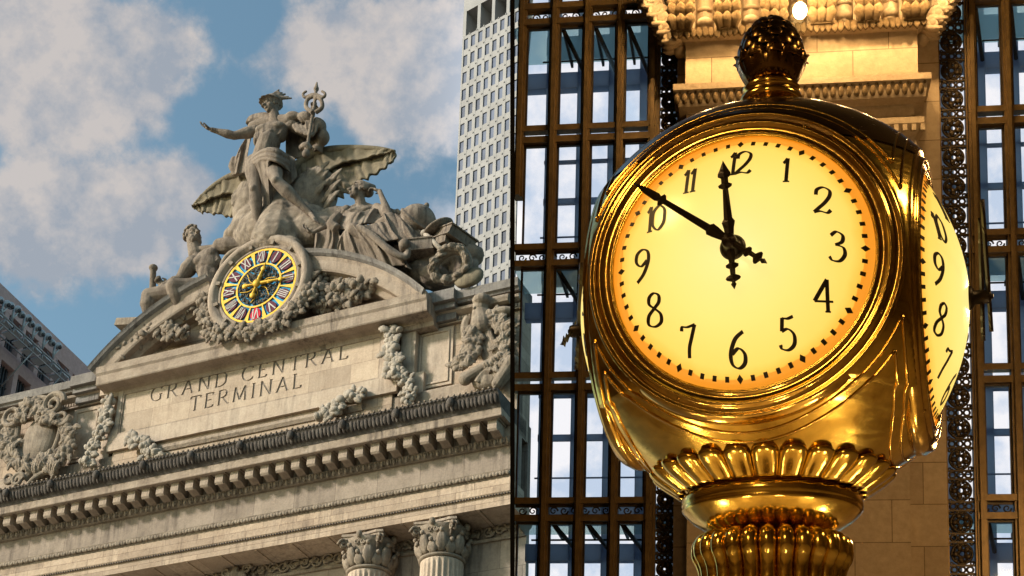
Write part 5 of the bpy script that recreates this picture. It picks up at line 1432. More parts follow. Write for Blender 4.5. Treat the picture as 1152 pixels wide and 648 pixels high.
hpoly('floor', [p+V3((0,0,.0)) for p in fp_], M['hfloor'], kind='structure')
hpoly('ceiling', [p+V3((0,0,HZ)) for p in reversed(fp_)], M['hceil'], kind='structure')
def wallseg(label, a, b_, th, z0=0, z1=HZ, mat=None, name='hall_wall'):
    a = V3(a); b_ = V3(b_); d = (b_-a).normalized(); n = V3((d.y, -d.x, 0)); mb = MB()
    v = [V3((p.x, p.y, z)) for z in (z0, z1) for p in (a, b_, b_+n*th, a+n*th)]
    mb.add(v, [(3,2,1,0),(4,5,6,7),(0,1,5,4),(1,2,6,5),(2,3,7,6),(3,0,4,7)])
    return single(name, mb, mat or M['hwall'], (a.x, a.y, z0), label, 'wall', frame='R')
wallseg('right side wall of the hall, outside the photo', (xr, yb, 0), (xr, yr, 0), .3)
wallseg('rear wall of the hall behind the viewer', (-6, yb, 0), (xr, yb, 0), .3)
wallseg('left side wall of the hall beside the viewer', (-6.0, 9, 0), (-6.0, yb, 0), .3)
mb = MB(); mb.box(-6, -4.6, 9, 9.3, 0, HZ); mb.box(-4.6, 0.002, 9, 9.3, 8.6, HZ)
single('hall_wall', mb, M['hwall'], (-5, 9, 0), 'front wall of the hall with the wide opening to the street', 'wall', frame='R')
# thin black screen that closes the hall off from the street, seen edge on
mb = MB(); t0_ = .0125; xs_ = .5/F*8.8
CT = Matrix.Translation(CAMLOC) @ MC.to_4x4()
mb.box(-t0_+xs_, t0_+xs_, 8.8, 34.5, -6, 15.5, CT)
sc_o = single('black_screen', mb, M['black'], (0, 9, 0), 'thin black vertical strip dividing the street view from the hall', 'partition', frame='R')
mb = MB(); a = wq(eR[-1]+.1, 0, 0); bb_ = V3((xr, yr, 0)); wbox(mb, eR[-1]+.12, 13.6, -.1, .3, 0, ZTOP); single('hall_wall', mb, M['hwall'], wq(eR[-1]+1, 0), 'plain end wall right of the last window, outside the photo', 'wall', frame='R')
mb = MB(); wbox(mb, eL[0]-.1, 13.6, 0, .4, ZTOP-.6, ZTOP+.3); 
# ------------------------------------------------------------------ lamps
def lampmat(name, c, e): 
    m, nt, b = newmat(name); b.inputs['Emission Color'].default_value = (*c, 1); b.inputs['Emission Strength'].default_value = e; b.inputs['Base Color'].default_value = (.9,.8,.6,1); return m
M['bulb'] = lampmat('lit bulb', (1,.72,.34), 22)
M['globe'] = lampmat('lit glass globe', (1,.66,.28), 9)
def plight(p, e, r, col=(1,.62,.26)):
    l = bpy.data.lights.new('lamp_light', 'POINT'); l.energy = e; l.color = col; l.shadow_soft_size = r
    o = bpy.data.objects.new('lamp_light', l); C.objects.link(o); o.location = p; return o
lampz = zp(-30, -2.0)
for i, x in enumerate((745, 793, 845, 900, 950, 1002, 1055)):
    seen = x == 900
    s, z = wp(x, 12 if seen else -34, -1.75 if seen else -2.0)
    off = -1.75 if seen else -2.0
    p = wq(s, z, off)
    r_o = root('cornice_lamp', p, 'bright bulb hanging on a cord before the carved cornice above the clock' if seen else 'lamp above the pier cornice, outside the photo', 'lamp', 'R', group=None if seen else 'cornice lamps outside the photo')
    m = MB(); m.ell(p, (.13, .13, .16), None, 16, 12) if seen else m.ell(p, (.07, .07, .09), None, 12, 8); part('bulb', m, M['bulb'], r_o)
    m = MB(); m.lathe([(.03, .12), (.05, .14), (.05, .22), (.015, .25), (.015, 1.6)], p, 12); part('cord', m, M['bronzed'], r_o)
    plight(p+V3((0, -.26, -.02)) if seen else p+V3((0,-.12,0)), PIER_E*(.6 if seen else 1), .12)
# ================================================================== THE BRASS CLOCK
U = .3; TH = R_(-19.6)
AX = W(868, 354, 3.98)
CK = root('four_faced_clock', V3((AX.x, AX.y, 0)), 'polished brass clock with lit yellow faces and an acorn shaped finial on a fluted stem', 'clock', 'R')
CK.rotation_euler = (0, 0, TH)
BASE[CK.name] = (V3((0, 0, 0)), 'R')                  # parts are built in the clock's own axes
h_, rho = 1.30, 1.25; RS = math.hypot(h_, rho); zc = AX.z
def c_(x, y, z): return V3((x*U, y*U, zc+z*U))
M['brass'] = brass('polished brass', (.93,.66,.14), .10, .26)
M['brassd'] = brass('darkened brass', (.22,.135,.045), .15, .30)
M['brasst'] = brass('brass moulding', (.86,.58,.14), .09, .20, .0003, 14)
def zpx(y, dx=0): return W(868+dx, y, 3.98).z
# body: a ball with four flats
mb = MB(); rows = []; nz, na = 150, 256
z_lo, z_hi = (zpx(552)-zc)/U, 1.62
BT = [((zpx(y)-zc)/U, hw*3.98/F/U) for y, hw in ((478, 202), (495, 184), (512, 162), (530, 136), (552, 106))]
print('BT', BT)
def prof_r(z):
    s_ = math.sqrt(max(RS*RS-z*z, 0.01))
    if z >= BT[0][0]: return s_
    for (z0_, r0), (z1_, r1) in zip(BT, BT[1:]):
        if z >= z1_: return min(s_, r0+(r1-r0)*(z-z0_)/(z1_-z0_))
    return BT[-1][1]
for i in range(nz+1):
    z = z_lo+(z_hi-z_lo)*i/nz; r = prof_r(z); row = []
    for j in range(na):
        a = 2*PI*j/na; x, y = r*math.cos(a), r*math.sin(a)
        row.append(c_(max(-h_, min(h_, x)), max(-h_, min(h_, y)), z))
    rows.append(row)
mb.grid(rows, True, closev=True, caps=True)
case = part('case', mb, M['brass'], CK)
mb = MB(); rows = []                                  # vaulted roof of the case, the dim ceiling's dark put into its brass
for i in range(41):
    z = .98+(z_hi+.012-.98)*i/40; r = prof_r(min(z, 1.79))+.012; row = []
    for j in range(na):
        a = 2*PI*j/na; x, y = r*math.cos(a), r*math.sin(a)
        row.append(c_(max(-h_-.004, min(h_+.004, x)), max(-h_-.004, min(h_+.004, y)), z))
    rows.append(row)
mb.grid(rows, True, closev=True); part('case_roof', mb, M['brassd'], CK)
mb = MB()                                             # fine raised lines round each face and on the corners
for q in range(4):
    R3 = Matrix.Rotation(q*PI/2, 3, 'Z')
    for rr, tr in ((1.325, .011), (1.385, .013)):
        hh = math.sqrt(RS*RS-rr*rr); lim = math.acos(min(1, hh/rr)) if hh < rr else 0
        for s0 in (-1, 1):
            pts = []
            a0, a1 = (-PI+lim, -lim) if s0 < 0 else (lim, PI-lim)
            for k in range(61):
                a = a0+(a1-a0)*k/60; v = R3 @ V3((rr*math.cos(a), -hh, rr*math.sin(a)))
                if z_lo+.1 < v.z < z_hi-.1:
                    f_ = max(1.002*prof_r(v.z)/math.hypot(v.x, v.y), .5) if v.z < 0 else 1.003
                    pts.append(c_(v.x*f_, v.y*f_, v.z))
                else:
                    if len(pts) > 2: mb.tube(pts, tr*U, 6)
                    pts = []
            if len(pts) > 2: mb.tube(pts, tr*U, 6)
part('corner_moulding', mb, M['brasst'], CK)
# bezel
def facering(prof, n=128):
    mb = MB(); rows = []
    for k in range(n):
        a = 2*PI*k/n; rows.append([c_(r*math.cos(a), -(h_+o), r*math.sin(a)) for r, o in prof])
    mb.grid(rows, True, closeu=True, closev=True); return mb
def sm(p):                                            # rounded profile
    return [(v.x, v.y) for v in cr([(a, b, 0) for a, b in p], 3)]
bez = facering([(1.048, -.05), (1.048, .03), (1.056, .052), (1.070, .054), (1.080, .036), (1.09, .028), (1.10, .026), (1.14, .034), (1.150, .050), (1.165, .050), (1.174, .030), (1.20, .004), (1.225, .0), (1.236, .016), (1.250, .014), (1.262, -.012), (1.285, -.05), (1.29, -.12), (1.1, -.15)])
for k in range(4):
    a = PI/4+k*PI/2+.35; bez.ell(c_(1.185*math.cos(a), -(h_+.01), 1.185*math.sin(a)), (.005,.005,.005), None, 8, 6)
bez_me = bez.mesh('bezel')
tr_ = facering([(1.050+.010*math.cos(t*PI/4), .030+.014*math.sin(t*PI/4)) for t in range(8)]).mesh('inner_trim')
# dial
sag, d0 = .35, .0
RD = 1.055
def out(r2): return h_+d0+sag*(1-r2/RD**2)
mb = MB(); rows = []
for i in range(25):
    r = max(.001, RD*i/24); rows.append([c_(r*math.cos(2*PI*k/96), -out(r*r), r*math.sin(2*PI*k/96)) for k in range(96)])
mb.grid(rows, True, closev=True); dial_mb = mb; ndial = len(mb.f)
dm, nt, b = newmat('lit opal dial'); v = coords(nt)
# distance from the centre of the face, in the dial's own axes
sx = nt.nodes.new('ShaderNodeSeparateXYZ'); nt.links.new(v, sx.inputs[0])
cx = nt.nodes.new('ShaderNodeCombineXYZ'); nt.links.new(sx.outputs[0], cx.inputs[0])
zz_ = nt.nodes.new('ShaderNodeMath'); zz_.operation = 'SUBTRACT'; nt.links.new(sx.outputs[2], zz_.inputs[0]); zz_.inputs[1].default_value = zc; nt.links.new(zz_.outputs[0], cx.inputs[2])
ln = nt.nodes.new('ShaderNodeVectorMath'); ln.operation = 'LENGTH'; nt.links.new(cx.outputs[0], ln.inputs[0])
rad = nt.nodes.new('ShaderNodeMath'); rad.operation = 'DIVIDE'; nt.links.new(ln.outputs['Value'], rad.inputs[0]); rad.inputs[1].default_value = U*1.05
ad = nt.nodes.new('ShaderNodeMath'); ad.operation = 'MULTIPLY_ADD'; nt.links.new(noise(nt, v, 5, 4, .6), ad.inputs[0]); ad.inputs[1].default_value = .16; nt.links.new(rad.outputs[0], ad.inputs[2])
colr = ramp(nt, ad.outputs[0], [(.15, (1,.82,.30)), (.6, (1,.76,.20)), (.92, (1,.65,.12)), (1.03, (.97,.50,.05)), (1.10, (.85,.28,.015))])
nt.links.new(colr, b.inputs['Emission Color']); b.inputs['Emission Strength'].default_value = DIAL_E
b.inputs['Base Color'].default_value = (.35,.30,.18,1); b.inputs['Roughness'].default_value = .22
M['dial'] = dm
def dpl(hi_, lo_): return lambda x, y, k: c_(x, -(out(x*x+y*y)+(hi_ if k else lo_)), y)
M['ink'] = plain('black dial paint', (.012,.009,.006), .5, 0, .2, 20)
mb = dial_mb; pf = dpl(.006, .001)
for k in range(60):
    a = PI/2-2*PI*k/60; er = (math.cos(a), math.sin(a)); et = (-er[1], er[0]); R0 = .968
    if k % 5 == 0: q = [(-.034, 0), (0, .025), (.034, 0), (0, -.025)]
    else: q = [(-.020, -.016), (-.020, .016), (.020, .016), (.020, -.016)]
    P4 = [(er[0]*(R0+a_)+et[0]*b_2, er[1]*(R0+a_)+et[1]*b_2) for a_, b_2 in q]
    mb.add([pf(x, y, 1) for x, y in P4]+[pf(x, y, 0) for x, y in P4], [(0,1,2,3), (0,4,5,1), (1,5,6,2), (2,6,7,3), (3,7,4,0)])
dial_me = mb.mesh('dial')
num_me = []
for k in range(1, 13):
    a = PI/2-2*PI*k/12; t = str(k); hgt = .255 if k in (6, 8, 9) else .232
    m = MB(); rn = .765; cx_, cy_ = rn*math.cos(a), rn*math.sin(a)
    write(m, t, dpl(.006, -.004), hgt, cx_+(.0 if k != 12 else .02), cy_-hgt/2, -.10 if len(t) > 1 else 0, True, .045, .145, squash=.86)
    num_me.append(m.mesh('numeral'))
M['hand'] = plain('blackened bronze hands', (.018,.011,.006), .42, .5, .3, 14)
def blade(ang_deg, pts, y, th=.018):
    """flat ornamental hand: (along, half width) outline"""
    a = R_(ang_deg); er = (math.cos(a), math.sin(a)); et = (-er[1], er[0]); m = MB(); rows = []
    for al, wd in pts:
        c0 = (er[0]*al, er[1]*al)
        rows.append([c_(c0[0]-et[0]*wd, -y, c0[1]-et[1]*wd), c_(c0[0], -(y+th), c0[1]), c_(c0[0]+et[0]*wd, -y, c0[1]+et[1]*wd), c_(c0[0], -(y-th), c0[1])])
    m.grid(rows, False, closev=True, caps=True); return m
yh = h_+d0+sag
hour = blade(95, [(-.37, .003), (-.335, .022), (-.315, .012), (-.30, .05), (-.285, .06), (-.27, .05), (-.255, .02), (-.21, .022), (-.195, .048), (-.175, .05), (-.16, .022), (-.10, .030), (-.04, .03), (.04, .032), (.12, .04), (.17, .052), (.20, .034), (.44, .022), (.455, .05), (.475, .055), (.49, .028), (.53, .028), (.545, .052), (.57, .05), (.60, .034), (.67, .003)], yh+.10)
minute = blade(144, [(-.36, .003), (-.325, .022), (-.305, .012), (-.29, .048), (-.275, .055), (-.26, .045), (-.24, .018), (-.205, .02), (-.19, .042), (-.17, .042), (-.15, .02), (-.05, .025), (.05, .03), (.13, .045), (.18, .05), (.20, .030), (.62, .022), (.64, .046), (.66, .05), (.675, .024), (.70, .034), (.80, .028), (.93, .003)], yh+.155)
hm, mm = hour.mesh('hour_hand'), minute.mesh('minute_hand')
m = MB(); RX = Matrix.Rotation(PI/2, 3, 'X')
m.lathe([(.004, .19), (.02, .19), (.025, .175), (.052, .17), (.058, .15), (.058, .04), (.08, .03), (.10, .012), (.105, -.03), (.004, -.03)], n=32, mat=Matrix.Scale(U, 3) @ RX)
hub_me = bpy.data.meshes.new('x'); m.v = [p+c_(0, -yh, 0) for p in m.v]; hub_me = m.mesh('hub')
for q in range(4):
    rz = q*PI/2
    def put(name, me, mat, par=None):
        o = link(name, me, mat, par or CK)
        if par is None: o.rotation_euler = (0, 0, rz)
        return o
    put('bezel', bez_me, M['brasst']); put('inner_trim', tr_, M['brass'])
    dl = put('dial', dial_me, M['dial']); 
    dl.data.materials.append(M['ink'])
    for f_ in range(ndial, len(dl.data.polygons)): dl.data.polygons[f_].material_index = 1
    for me in num_me: put('numeral', me, M['ink'], dl)
    put('hour_hand', hm, M['hand']); put('minute_hand', mm, M['hand']); put('hub', hub_me, M['hand'])
# ---- top: plinth, beads, acorn
d_ = 3.98
def pr(lst): return [(hw*d_/F, zpx(y)-zc) for hw, y in lst]
A0c = V3((0, 0, zc))
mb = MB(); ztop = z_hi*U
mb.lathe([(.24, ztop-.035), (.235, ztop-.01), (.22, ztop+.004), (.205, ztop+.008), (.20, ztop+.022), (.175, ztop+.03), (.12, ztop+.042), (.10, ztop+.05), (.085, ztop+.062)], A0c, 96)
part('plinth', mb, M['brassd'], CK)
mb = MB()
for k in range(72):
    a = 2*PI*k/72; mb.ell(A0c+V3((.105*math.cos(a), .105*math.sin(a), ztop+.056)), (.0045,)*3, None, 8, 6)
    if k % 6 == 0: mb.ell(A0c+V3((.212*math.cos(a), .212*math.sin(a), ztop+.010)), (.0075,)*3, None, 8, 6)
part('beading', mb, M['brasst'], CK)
zf = zpx(116)-zc
print('ztop', ztop, 'zf', zf, [round(x[1], 3) for x in pr([(0, 20), (0, 85), (0, 116), (0, 535), (0, 565), (0, 600), (0, 648)])])
fin = MB()
fin.lathe([(.085, ztop+.055), (.06, zf-.035), (.062, zf-.012), (.078, zf-.006), (.083, zf+.003), (.080, zf+.013), (.070, zf+.018), (.066, zf+.026), (.074, zf+.030), (.076, zf+.037), (.070, zf+.044), (.060, zf+.050)], A0c, 64)
part('finial_ring', fin, M['brasst'], CK)
zc0 = zf+.048; zt9 = zpx(20)-zc
cup = MB(); cup.lathe([(.055, zc0), (.075, zc0+.02), (.086, zc0+.05), (.084, zc0+.075), (.05, zc0+.08)], A0c, 48)
for k in range(14):
    a = 2*PI*k/14; d = V3((math.cos(a), math.sin(a), 0)); p = A0c+V3((0,0,zc0+.004))
    sd_ = V3((-d.y, d.x, 0)); rows = []
    for i in range(10):
        t = i/9; r = .060+.030*math.sin(t*PI*.55)+(.010*(t-.75)/.25 if t > .75 else 0); z = t*.082-(.014*((t-.8)/.2)**2 if t > .8 else 0)
        w_ = .021*(math.sin(PI*min(1, t*.8+.2))**.6+.05); c0 = p+d*r+V3((0,0,z))
        rows.append([c0-sd_*w_-d*.006, c0-sd_*w_*.5+d*.004, c0+d*.001, c0+sd_*w_*.5+d*.004, c0+sd_*w_-d*.006])
    cup.sheet(rows, .004, d)
part('leaf_cup', cup, M['brassd'], CK)
ac = MB(); hgt = zt9-(zc0+.055); zb9 = zc0+.055
def ra(t): return .084*math.sqrt(max(0, 1-(t**1.9)))**1.15
ac.lathe([(max(.001, ra(i/20)*.93), zb9+hgt*i/20) for i in range(21)], A0c, 48)
for r_i in range(5):
    t = r_i/5.6; n = 10 if r_i < 3 else 8 if r_i < 4 else 6; r = ra(t); 
    for k in range(n):
        a = 2*PI*(k+.5*(r_i % 2))/n; d = V3((math.cos(a), math.sin(a), 0)); sd_ = V3((-d.y, d.x, 0)); rows = []
        Ls = hgt*.33*(1-.3*t); t2 = (t*hgt+Ls)/hgt
        for i in range(9):
            q = i/8; tt = t+(min(t2, .995)-t)*q; rr = ra(tt); c0 = A0c+d*(rr+.003+.003*math.sin(PI*q))+V3((0,0,zb9+hgt*tt))
            w_ = PI*rr/n*1.0*(1 if q < .35 else max(.04, 1-((q-.35)/.65)**1.6))
            rows.append([c0-sd_*w_-d*.005, c0-sd_*w_*.6+d*.003, c0+d*.0045, c0+sd_*w_*.6+d*.003, c0+sd_*w_-d*.005])
        ac.sheet(rows, .003, d)
ac.ell(A0c+V3((0,0,zt9-.004)), (.012,.012,.012))
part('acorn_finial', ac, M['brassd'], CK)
# ---- below: gadrooned collar and fluted stem
def zr(y): return zpx(y)
zq0, zq1 = zr(536), zr(559)
mb = MB(); rb0, rb1 = 138*d_/F, 101*d_/F
mb.lathe([(rb0*.90, zr(538)), (rb1*.92, zq1-.004), (.08, zq1-.01)], (0,0,0), 64)
N = 26
for k in range(N):
    a = 2*PI*k/N; d = V3((math.cos(a), math.sin(a), 0)); sd_ = V3((-d.y, d.x, 0)); rows = []
    for i in range(15):
        t = i/14; r = rb1*.97+(rb0-rb1)*t**1.2+.012*math.sin(PI*t); z = zq1+(zq0+.012-zq1)*t; wmax = PI*(rb1+(rb0-rb1)*t)/N*.98
        e = 1 if t < .7 else math.sqrt(max(.0, 1-((t-.7)/.3)**2)); row = []
        for j in range(9):
            u_ = -1+2*j/8; bul = math.sqrt(max(0, 1-u_*u_)); row.append(d*(r+.003+.022*bul*max(.2, e))+sd_*(u_*wmax*max(e, .05))+V3((0,0,z)))
        rows.append(row)
    mb.sheet(rows, .006, d)
part('gadroon_flange', mb, M['brass'], CK)
mb = MB(); rc_ = 103*d_/F; zk0, zk1 = zr(564), zr(574)
mb.lathe([(.14, zk0+.012), (rc_*.97, zk0+.008), (rc_, zk0+.002), (rc_, zk1+.003), (rc_*.985, zk1), (rc_*1.0, zk1-.004), (rc_*.97, zk1-.012), (rc_*.88, zk1-.032), (rc_*.74, zk1-.052), (rc_*.62, zk1-.062), (rc_*.58, zk1-.075)], (0,0,0), 96)
part('collar', mb, M['brass'], CK)
mb = MB(); zg0 = zr(616); zgb = 1.35; N = 26; rg = 73*d_/F
mb.lathe([(rg*.72, zg0+.012), (rg*.90, zg0-.02), (rg*.88, zg0-.12), (rg*.72, zg0-.3), (rg*.6, zgb)], (0,0,0), 48)
for k in range(N):
    a = 2*PI*k/N; d = V3((math.cos(a), math.sin(a), 0)); sd_ = V3((-d.y, d.x, 0))
    pts = [d*(rg*.74)+V3((0,0,zg0-.004)), d*(rg*.92)+V3((0,0,zg0+.014)), d*(rg*1.10)+V3((0,0,zg0+.004)), d*(rg*1.13)+V3((0,0,zg0-.022)), d*(rg*1.07)+V3((0,0,zg0-.045)), d*(rg*1.02)+V3((0,0,zg0-.08)), d*(rg*.98)+V3((0,0,zg0-.18)), d*(rg*.72)+V3((0,0,zg0-.45)), d*(rg*.62)+V3((0,0,zgb))]
    Q = cr(pts, 6); nn = len(Q); w_ = [PI*math.hypot(p.x, p.y)/N*(.98) for p in Q]
    mb.tube(Q, w_, 10)
    mb.ell(d*(rg*1.12)+V3((0,0,zg0-.028)), (.017,.017,.015), None, 10, 8)
part('fluted_stem', mb, M['brass'], CK)
mb = MB(); mb.lathe([(.16, 1.36), (.2, 1.34), (.2, 1.26), (.26, 1.22), (.26, 1.16)], (0,0,0), 48); part('stem_foot', mb, M['brassd'], CK)
# the booth that carries it, with its lamps (below the photograph)
BO = root('information_booth', V3((AX.x, AX.y, 0)), 'round marble and brass booth carrying the clock, below the photo', 'booth', 'R')
BASE[BO.name] = (V3((0,0,0)), 'R')
M['marble'] = plain('cream marble', (.55,.45,.32), .2, 0, .2, 5)
mb = MB(); mb.lathe([(1.15, 0), (1.15, 1.0), (1.2, 1.02), (1.2, 1.06), (1.1, 1.08), (.3, 1.16), (.02, 1.17)], (0,0,0), 64); part('counter', mb, M['marble'], BO)
mb = MB(); mb.lathe([(1.21, 1.0), (1.23, 1.02), (1.23, 1.05), (1.21, 1.07)], (0,0,0), 64, closed=True); part('brass_rail', mb, M['brass'], BO)
for k in range(7):
    a = 2*PI*k/7+.25; p = V3((AX.x+.92*math.cos(a), AX.y+.92*math.sin(a), 1.28))
    lo = root('booth_lamp', p, 'small lit globe on the booth below the clock, outside the photo', 'lamp', 'R', group='booth lamps outside the photo')
    m = MB(); m.ell(p, (.05, .05, .05), None, 16, 10); part('globe', m, M['globe'], lo)
    m = MB(); m.lathe([(.03, -.20), (.015, -.18), (.015, -.06), (.03, -.045), (.01, -.04)], p, 12); part('lamp_base', m, M['brassd'], lo)
    plight(p+V3((0,0,.0)), BOOTH_E, .06, (1,.74,.38))
# unseen chandeliers, added to warm the brass; the last one lights the pier
for i, (x, y, z, e) in enumerate(((5.5, 2.5, 7.5, 1.0), (-3.0, -4.0, 5.5, 1.0), (-3.5, 3.0, 7.0, .8), (9.5, 17.0, 8.5, 4.0))):
    p = V3((x, y, z)); ch = root('fill_chandelier', p, 'ring of lit globes added out of view to light the hall', 'fill_chandelier', 'R', group='fill chandeliers out of view')
    m = MB(); m.tube([p+V3((.8*math.cos(t*2*PI/32), .8*math.sin(t*2*PI/32), 0)) for t in range(32)], .05, 8, True); m.tube([p+V3((0,0,.1)), V3((x, y, HZ))], .03, 8)
    for t in range(4): m.tube([p+V3((.8*math.cos(t*PI/2), .8*math.sin(t*PI/2), 0)), p+V3((0,0,.5))], .02, 6)
    part('ring', m, M['brassd'], ch)
    for t in range(10):
        a = 2*PI*t/10; m = MB(); m.ell(p+V3((.8*math.cos(a), .8*math.sin(a), -.14)), (.12,.12,.12), None, 14, 9); part('globe', m, M['globe'], ch)
    plight(p+V3((0,0,-.35)), HALL_E*e, .5)
# ================================================================== CAMERA, SKY, SUN
cam = bpy.data.cameras.new('camera'); co = bpy.data.objects.new('camera', cam); C.objects.link(co)
cam.sensor_width = 36; cam.lens = F/1152*36; cam.shift_x = (576-PX)/1152; cam.shift_y = (PY-324)/1152
cam.clip_start = .05; cam.clip_end = 3000
x_, y_, z_ = MC.col[0], MC.col[1], MC.col[2]
m = Matrix((x_, z_, -y_)).transposed().to_4x4(); co.matrix_world = Matrix.Translation(CAMLOC) @ m
sc.camera = co
SUN = V3((-.70, -.58, .44)).normalized()              # towards the sun, street frame
sun = bpy.data.lights.new('sun', 'SUN'); sun.energy = SUN_E; sun.angle = R_(6); sun.color = (1, .915, .83)
so = bpy.data.objects.new('sun', sun); C.objects.link(so)
dW = ML3 @ SUN; so.rotation_euler = dW.to_track_quat('Z', 'Y').to_euler(); so.location = (-20, -20, 60)
w = bpy.data.worlds.new('World'); sc.world = w; w.use_nodes = True; nt = w.node_tree
bg = nt.nodes['Background']
tc = nt.nodes.new('ShaderNodeTexCoord'); mp = nt.nodes.new('ShaderNodeMapping'); mp.vector_type = 'POINT'
mp.inputs['Rotation'].default_value = ML3.transposed().to_euler('XYZ')
nt.links.new(tc.outputs['Generated'], mp.inputs[0])
sky = nt.nodes.new('ShaderNodeTexSky'); sky.sky_type = 'NISHITA'; sky.sun_disc = False
sky.sun_elevation = math.asin(SUN.z); sky.sun_rotation = math.atan2(SUN.x, SUN.y); sky.dust_density = 1.5; sky.ozone_density = 2.5; sky.air_density = 1.0
nt.links.new(mp.outputs[0], sky.inputs[0])
S_ = SKY_S
def vm(op, a, b=None):
    n = nt.nodes.new('ShaderNodeVectorMath'); n.operation = op; nt.links.new(a, n.inputs[0])
    if b is not None:
        if isinstance(b, bpy.types.NodeSocket): nt.links.new(b, n.inputs[1])
        else: n.inputs[1].default_value = b
    return n
def mth(op, a, b=None, c=None, clamp=False):
    n = nt.nodes.new('ShaderNodeMath'); n.operation = op; n.use_clamp = clamp
    for i, q in enumerate((a, b, c)):
        if q is None: continue
        if isinstance(q, bpy.types.NodeSocket): nt.links.new(q, n.inputs[i])
        else: n.inputs[i].default_value = q
    return n.outputs[0]
d = mp.outputs[0]
sk = nt.nodes.new('ShaderNodeVectorMath'); sk.operation = 'MULTIPLY'; sk.inputs[1].default_value = SKY_TINT
nt.links.new(sky.outputs[0], sk.inputs[0])
# cloud banks: soft masses at given bearings, broken up by noise
warp = nt.nodes.new('ShaderNodeTexNoise'); warp.inputs['Scale'].default_value = 9; warp.inputs['Detail'].default_value = 9; warp.inputs['Roughness'].default_value = .62
nt.links.new(d, warp.inputs['Vector'])
big = nt.nodes.new('ShaderNodeTexNoise'); big.inputs['Scale'].default_value = 30; big.inputs['Detail'].default_value = 8; big.inputs['Roughness'].default_value = .6
nt.links.new(d, big.inputs['Vector'])
BL = [  # px, py, radius px, weight
 (50, 75, 80, .95), (120, 55, 70, .9), (185, 75, 60, .85), (25, 5, 80, .7), (210, 25, 45, .5), (110, 115, 50, .55), (20, 130, 45, .4),
 (330, 60, 55, .85), (395, 75, 60, .75), (460, 95, 60, .9), (440, 20, 60, .55), (500, 40, 45, .6), (420, 128, 45, .45), (370, 10, 50, .35), (500, 140, 40, .6), (290, 95, 35, .35),
 (195, 225, 50, 1.1), (150, 235, 45, .9), (235, 215, 35, .5), (100, 225, 40, .55), (20, 240, 55, 1.0), (55, 255, 45, .6), (120, 270, 50, .5), (200, 270, 60, .6), (30, 305, 50, .7), (85, 315, 50, .55), (140, 330, 45, .4), (500, 250, 35, .6), (480, 225, 30, .3),
 (640, 60, 100, 1.5), (640, 200, 90, 1.6), (700, 200, 110, 1.6), (640, 380, 110, 1.8), (640, 300, 80, 1.6), (650, 500, 110, 1.8), (650, 620, 110, 1.8), (760, 60, 110, 1.2), (700, 540, 130, 1.2), (1120, 60, 110, 1.2), (1120, 240, 110, 1.3), (1120, 430, 120, 1.3), (1120, 600, 110, 1.2), (900, 300, 180, 1)]
tot = None; rb_ = None
for px, py, r, wt in BL:
    c = (RL.transposed() @ camray(px, py)).normalized()
    dist = vm('DISTANCE', d, tuple(c)).outputs['Value']
    ln = camray(px, py).length
    g = mth('DIVIDE', dist, r/F/ln*1.05)
    g = mth('MULTIPLY', mth('EXPONENT', mth('MULTIPLY', mth('MULTIPLY', g, g), -1.0)), wt)
    tot = g if tot is None else mth('ADD', tot, g)
    if px > 600: rb_ = g if rb_ is None else mth('ADD', rb_, g)
n1 = mth('SUBTRACT', warp.outputs[0], .5); n2 = mth('SUBTRACT', big.outputs[0], .5)
den = mth('ADD', tot, mth('ADD', mth('MULTIPLY', n1, 2.6), mth('MULTIPLY', n2, 1.3)))
mr = nt.nodes.new('ShaderNodeMapRange'); mr.interpolation_type = 'SMOOTHSTEP'; mr.inputs[1].default_value = .46; mr.inputs[2].default_value = 1.12
nt.links.new(den, mr.inputs[0])
cc = nt.nodes.new('ShaderNodeValToRGB'); e = cc.color_ramp.elements
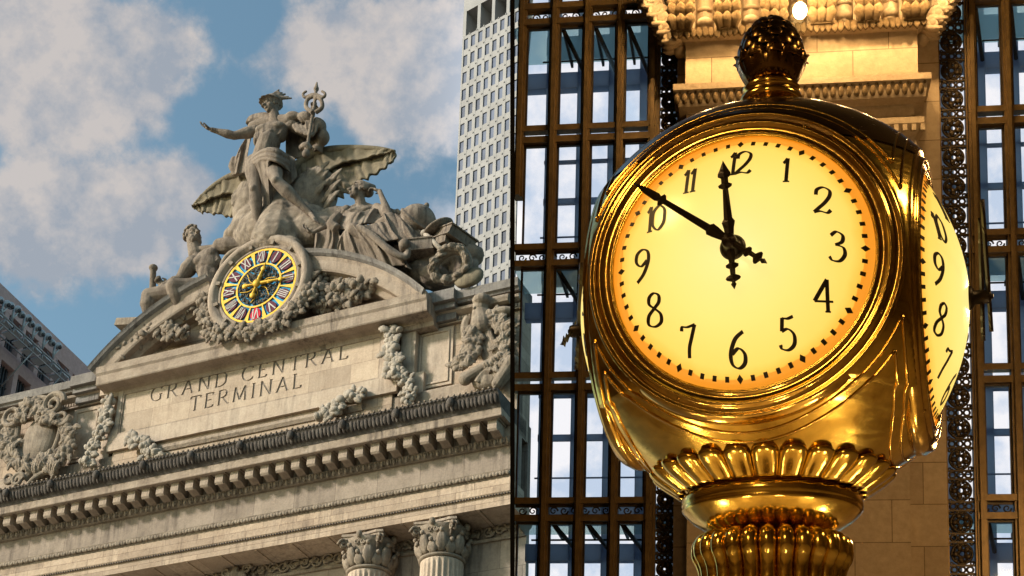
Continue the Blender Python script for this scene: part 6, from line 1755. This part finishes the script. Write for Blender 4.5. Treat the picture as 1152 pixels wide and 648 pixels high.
e[0].position = .15; e[0].color = CLOUD_LO; e[1].position = .85; e[1].color = CLOUD_HI
def shifted(scale, detail, rough, off):
    a_ = vm('ADD', d, tuple(SUN*off)).outputs[0]
    q = nt.nodes.new('ShaderNodeTexNoise'); q.inputs['Scale'].default_value = scale; q.inputs['Detail'].default_value = detail; q.inputs['Roughness'].default_value = rough
    nt.links.new(a_, q.inputs['Vector']); return q.outputs[0]
rel = mth('ADD', mth('MULTIPLY', mth('SUBTRACT', warp.outputs[0], shifted(9, 9, .62, .035)), 3.4), mth('MULTIPLY', mth('SUBTRACT', big.outputs[0], shifted(30, 8, .6, .012)), 1.5))
sh = mth('ADD', mth('MULTIPLY', n1, .8), mth('ADD', rel, .50))
nt.links.new(sh, cc.inputs[0])
cm = nt.nodes.new('ShaderNodeVectorMath'); cm.operation = 'SCALE'; nt.links.new(mth('MULTIPLY_ADD', mth('MINIMUM', rb_, 1.2), CLOUD_R/S_, CLOUD_B/S_), cm.inputs['Scale']); nt.links.new(cc.outputs[0], cm.inputs[0])
mx = nt.nodes.new('ShaderNodeMix'); mx.data_type = 'RGBA'
mf = mth('MULTIPLY', mr.outputs[0], .9)
nt.links.new(mf, mx.inputs[0]); nt.links.new(sk.outputs[0], mx.inputs[6]); nt.links.new(cm.outputs[0], mx.inputs[7])
nt.links.new(mx.outputs[2], bg.inputs[0]); bg.inputs[1].default_value = S_
w.cycles.sampling_method = 'MANUAL'; w.cycles.sample_map_resolution = 512
sc.view_settings.view_transform = 'Standard'; sc.view_settings.look = 'None'; sc.view_settings.gamma = 1; sc.view_settings.exposure = EXPO
sc.render.engine = 'CYCLES'; cy = sc.cycles
cy.use_denoising = True; cy.denoiser = 'OPENIMAGEDENOISE'; cy.max_bounces = 7; cy.diffuse_bounces = 3; cy.glossy_bounces = 5; cy.transmission_bounces = 6; cy.transparent_max_bounces = 8
cy.sample_clamp_indirect = 6; cy.caustics_reflective = False; cy.caustics_refractive = False; cy.blur_glossy = .3
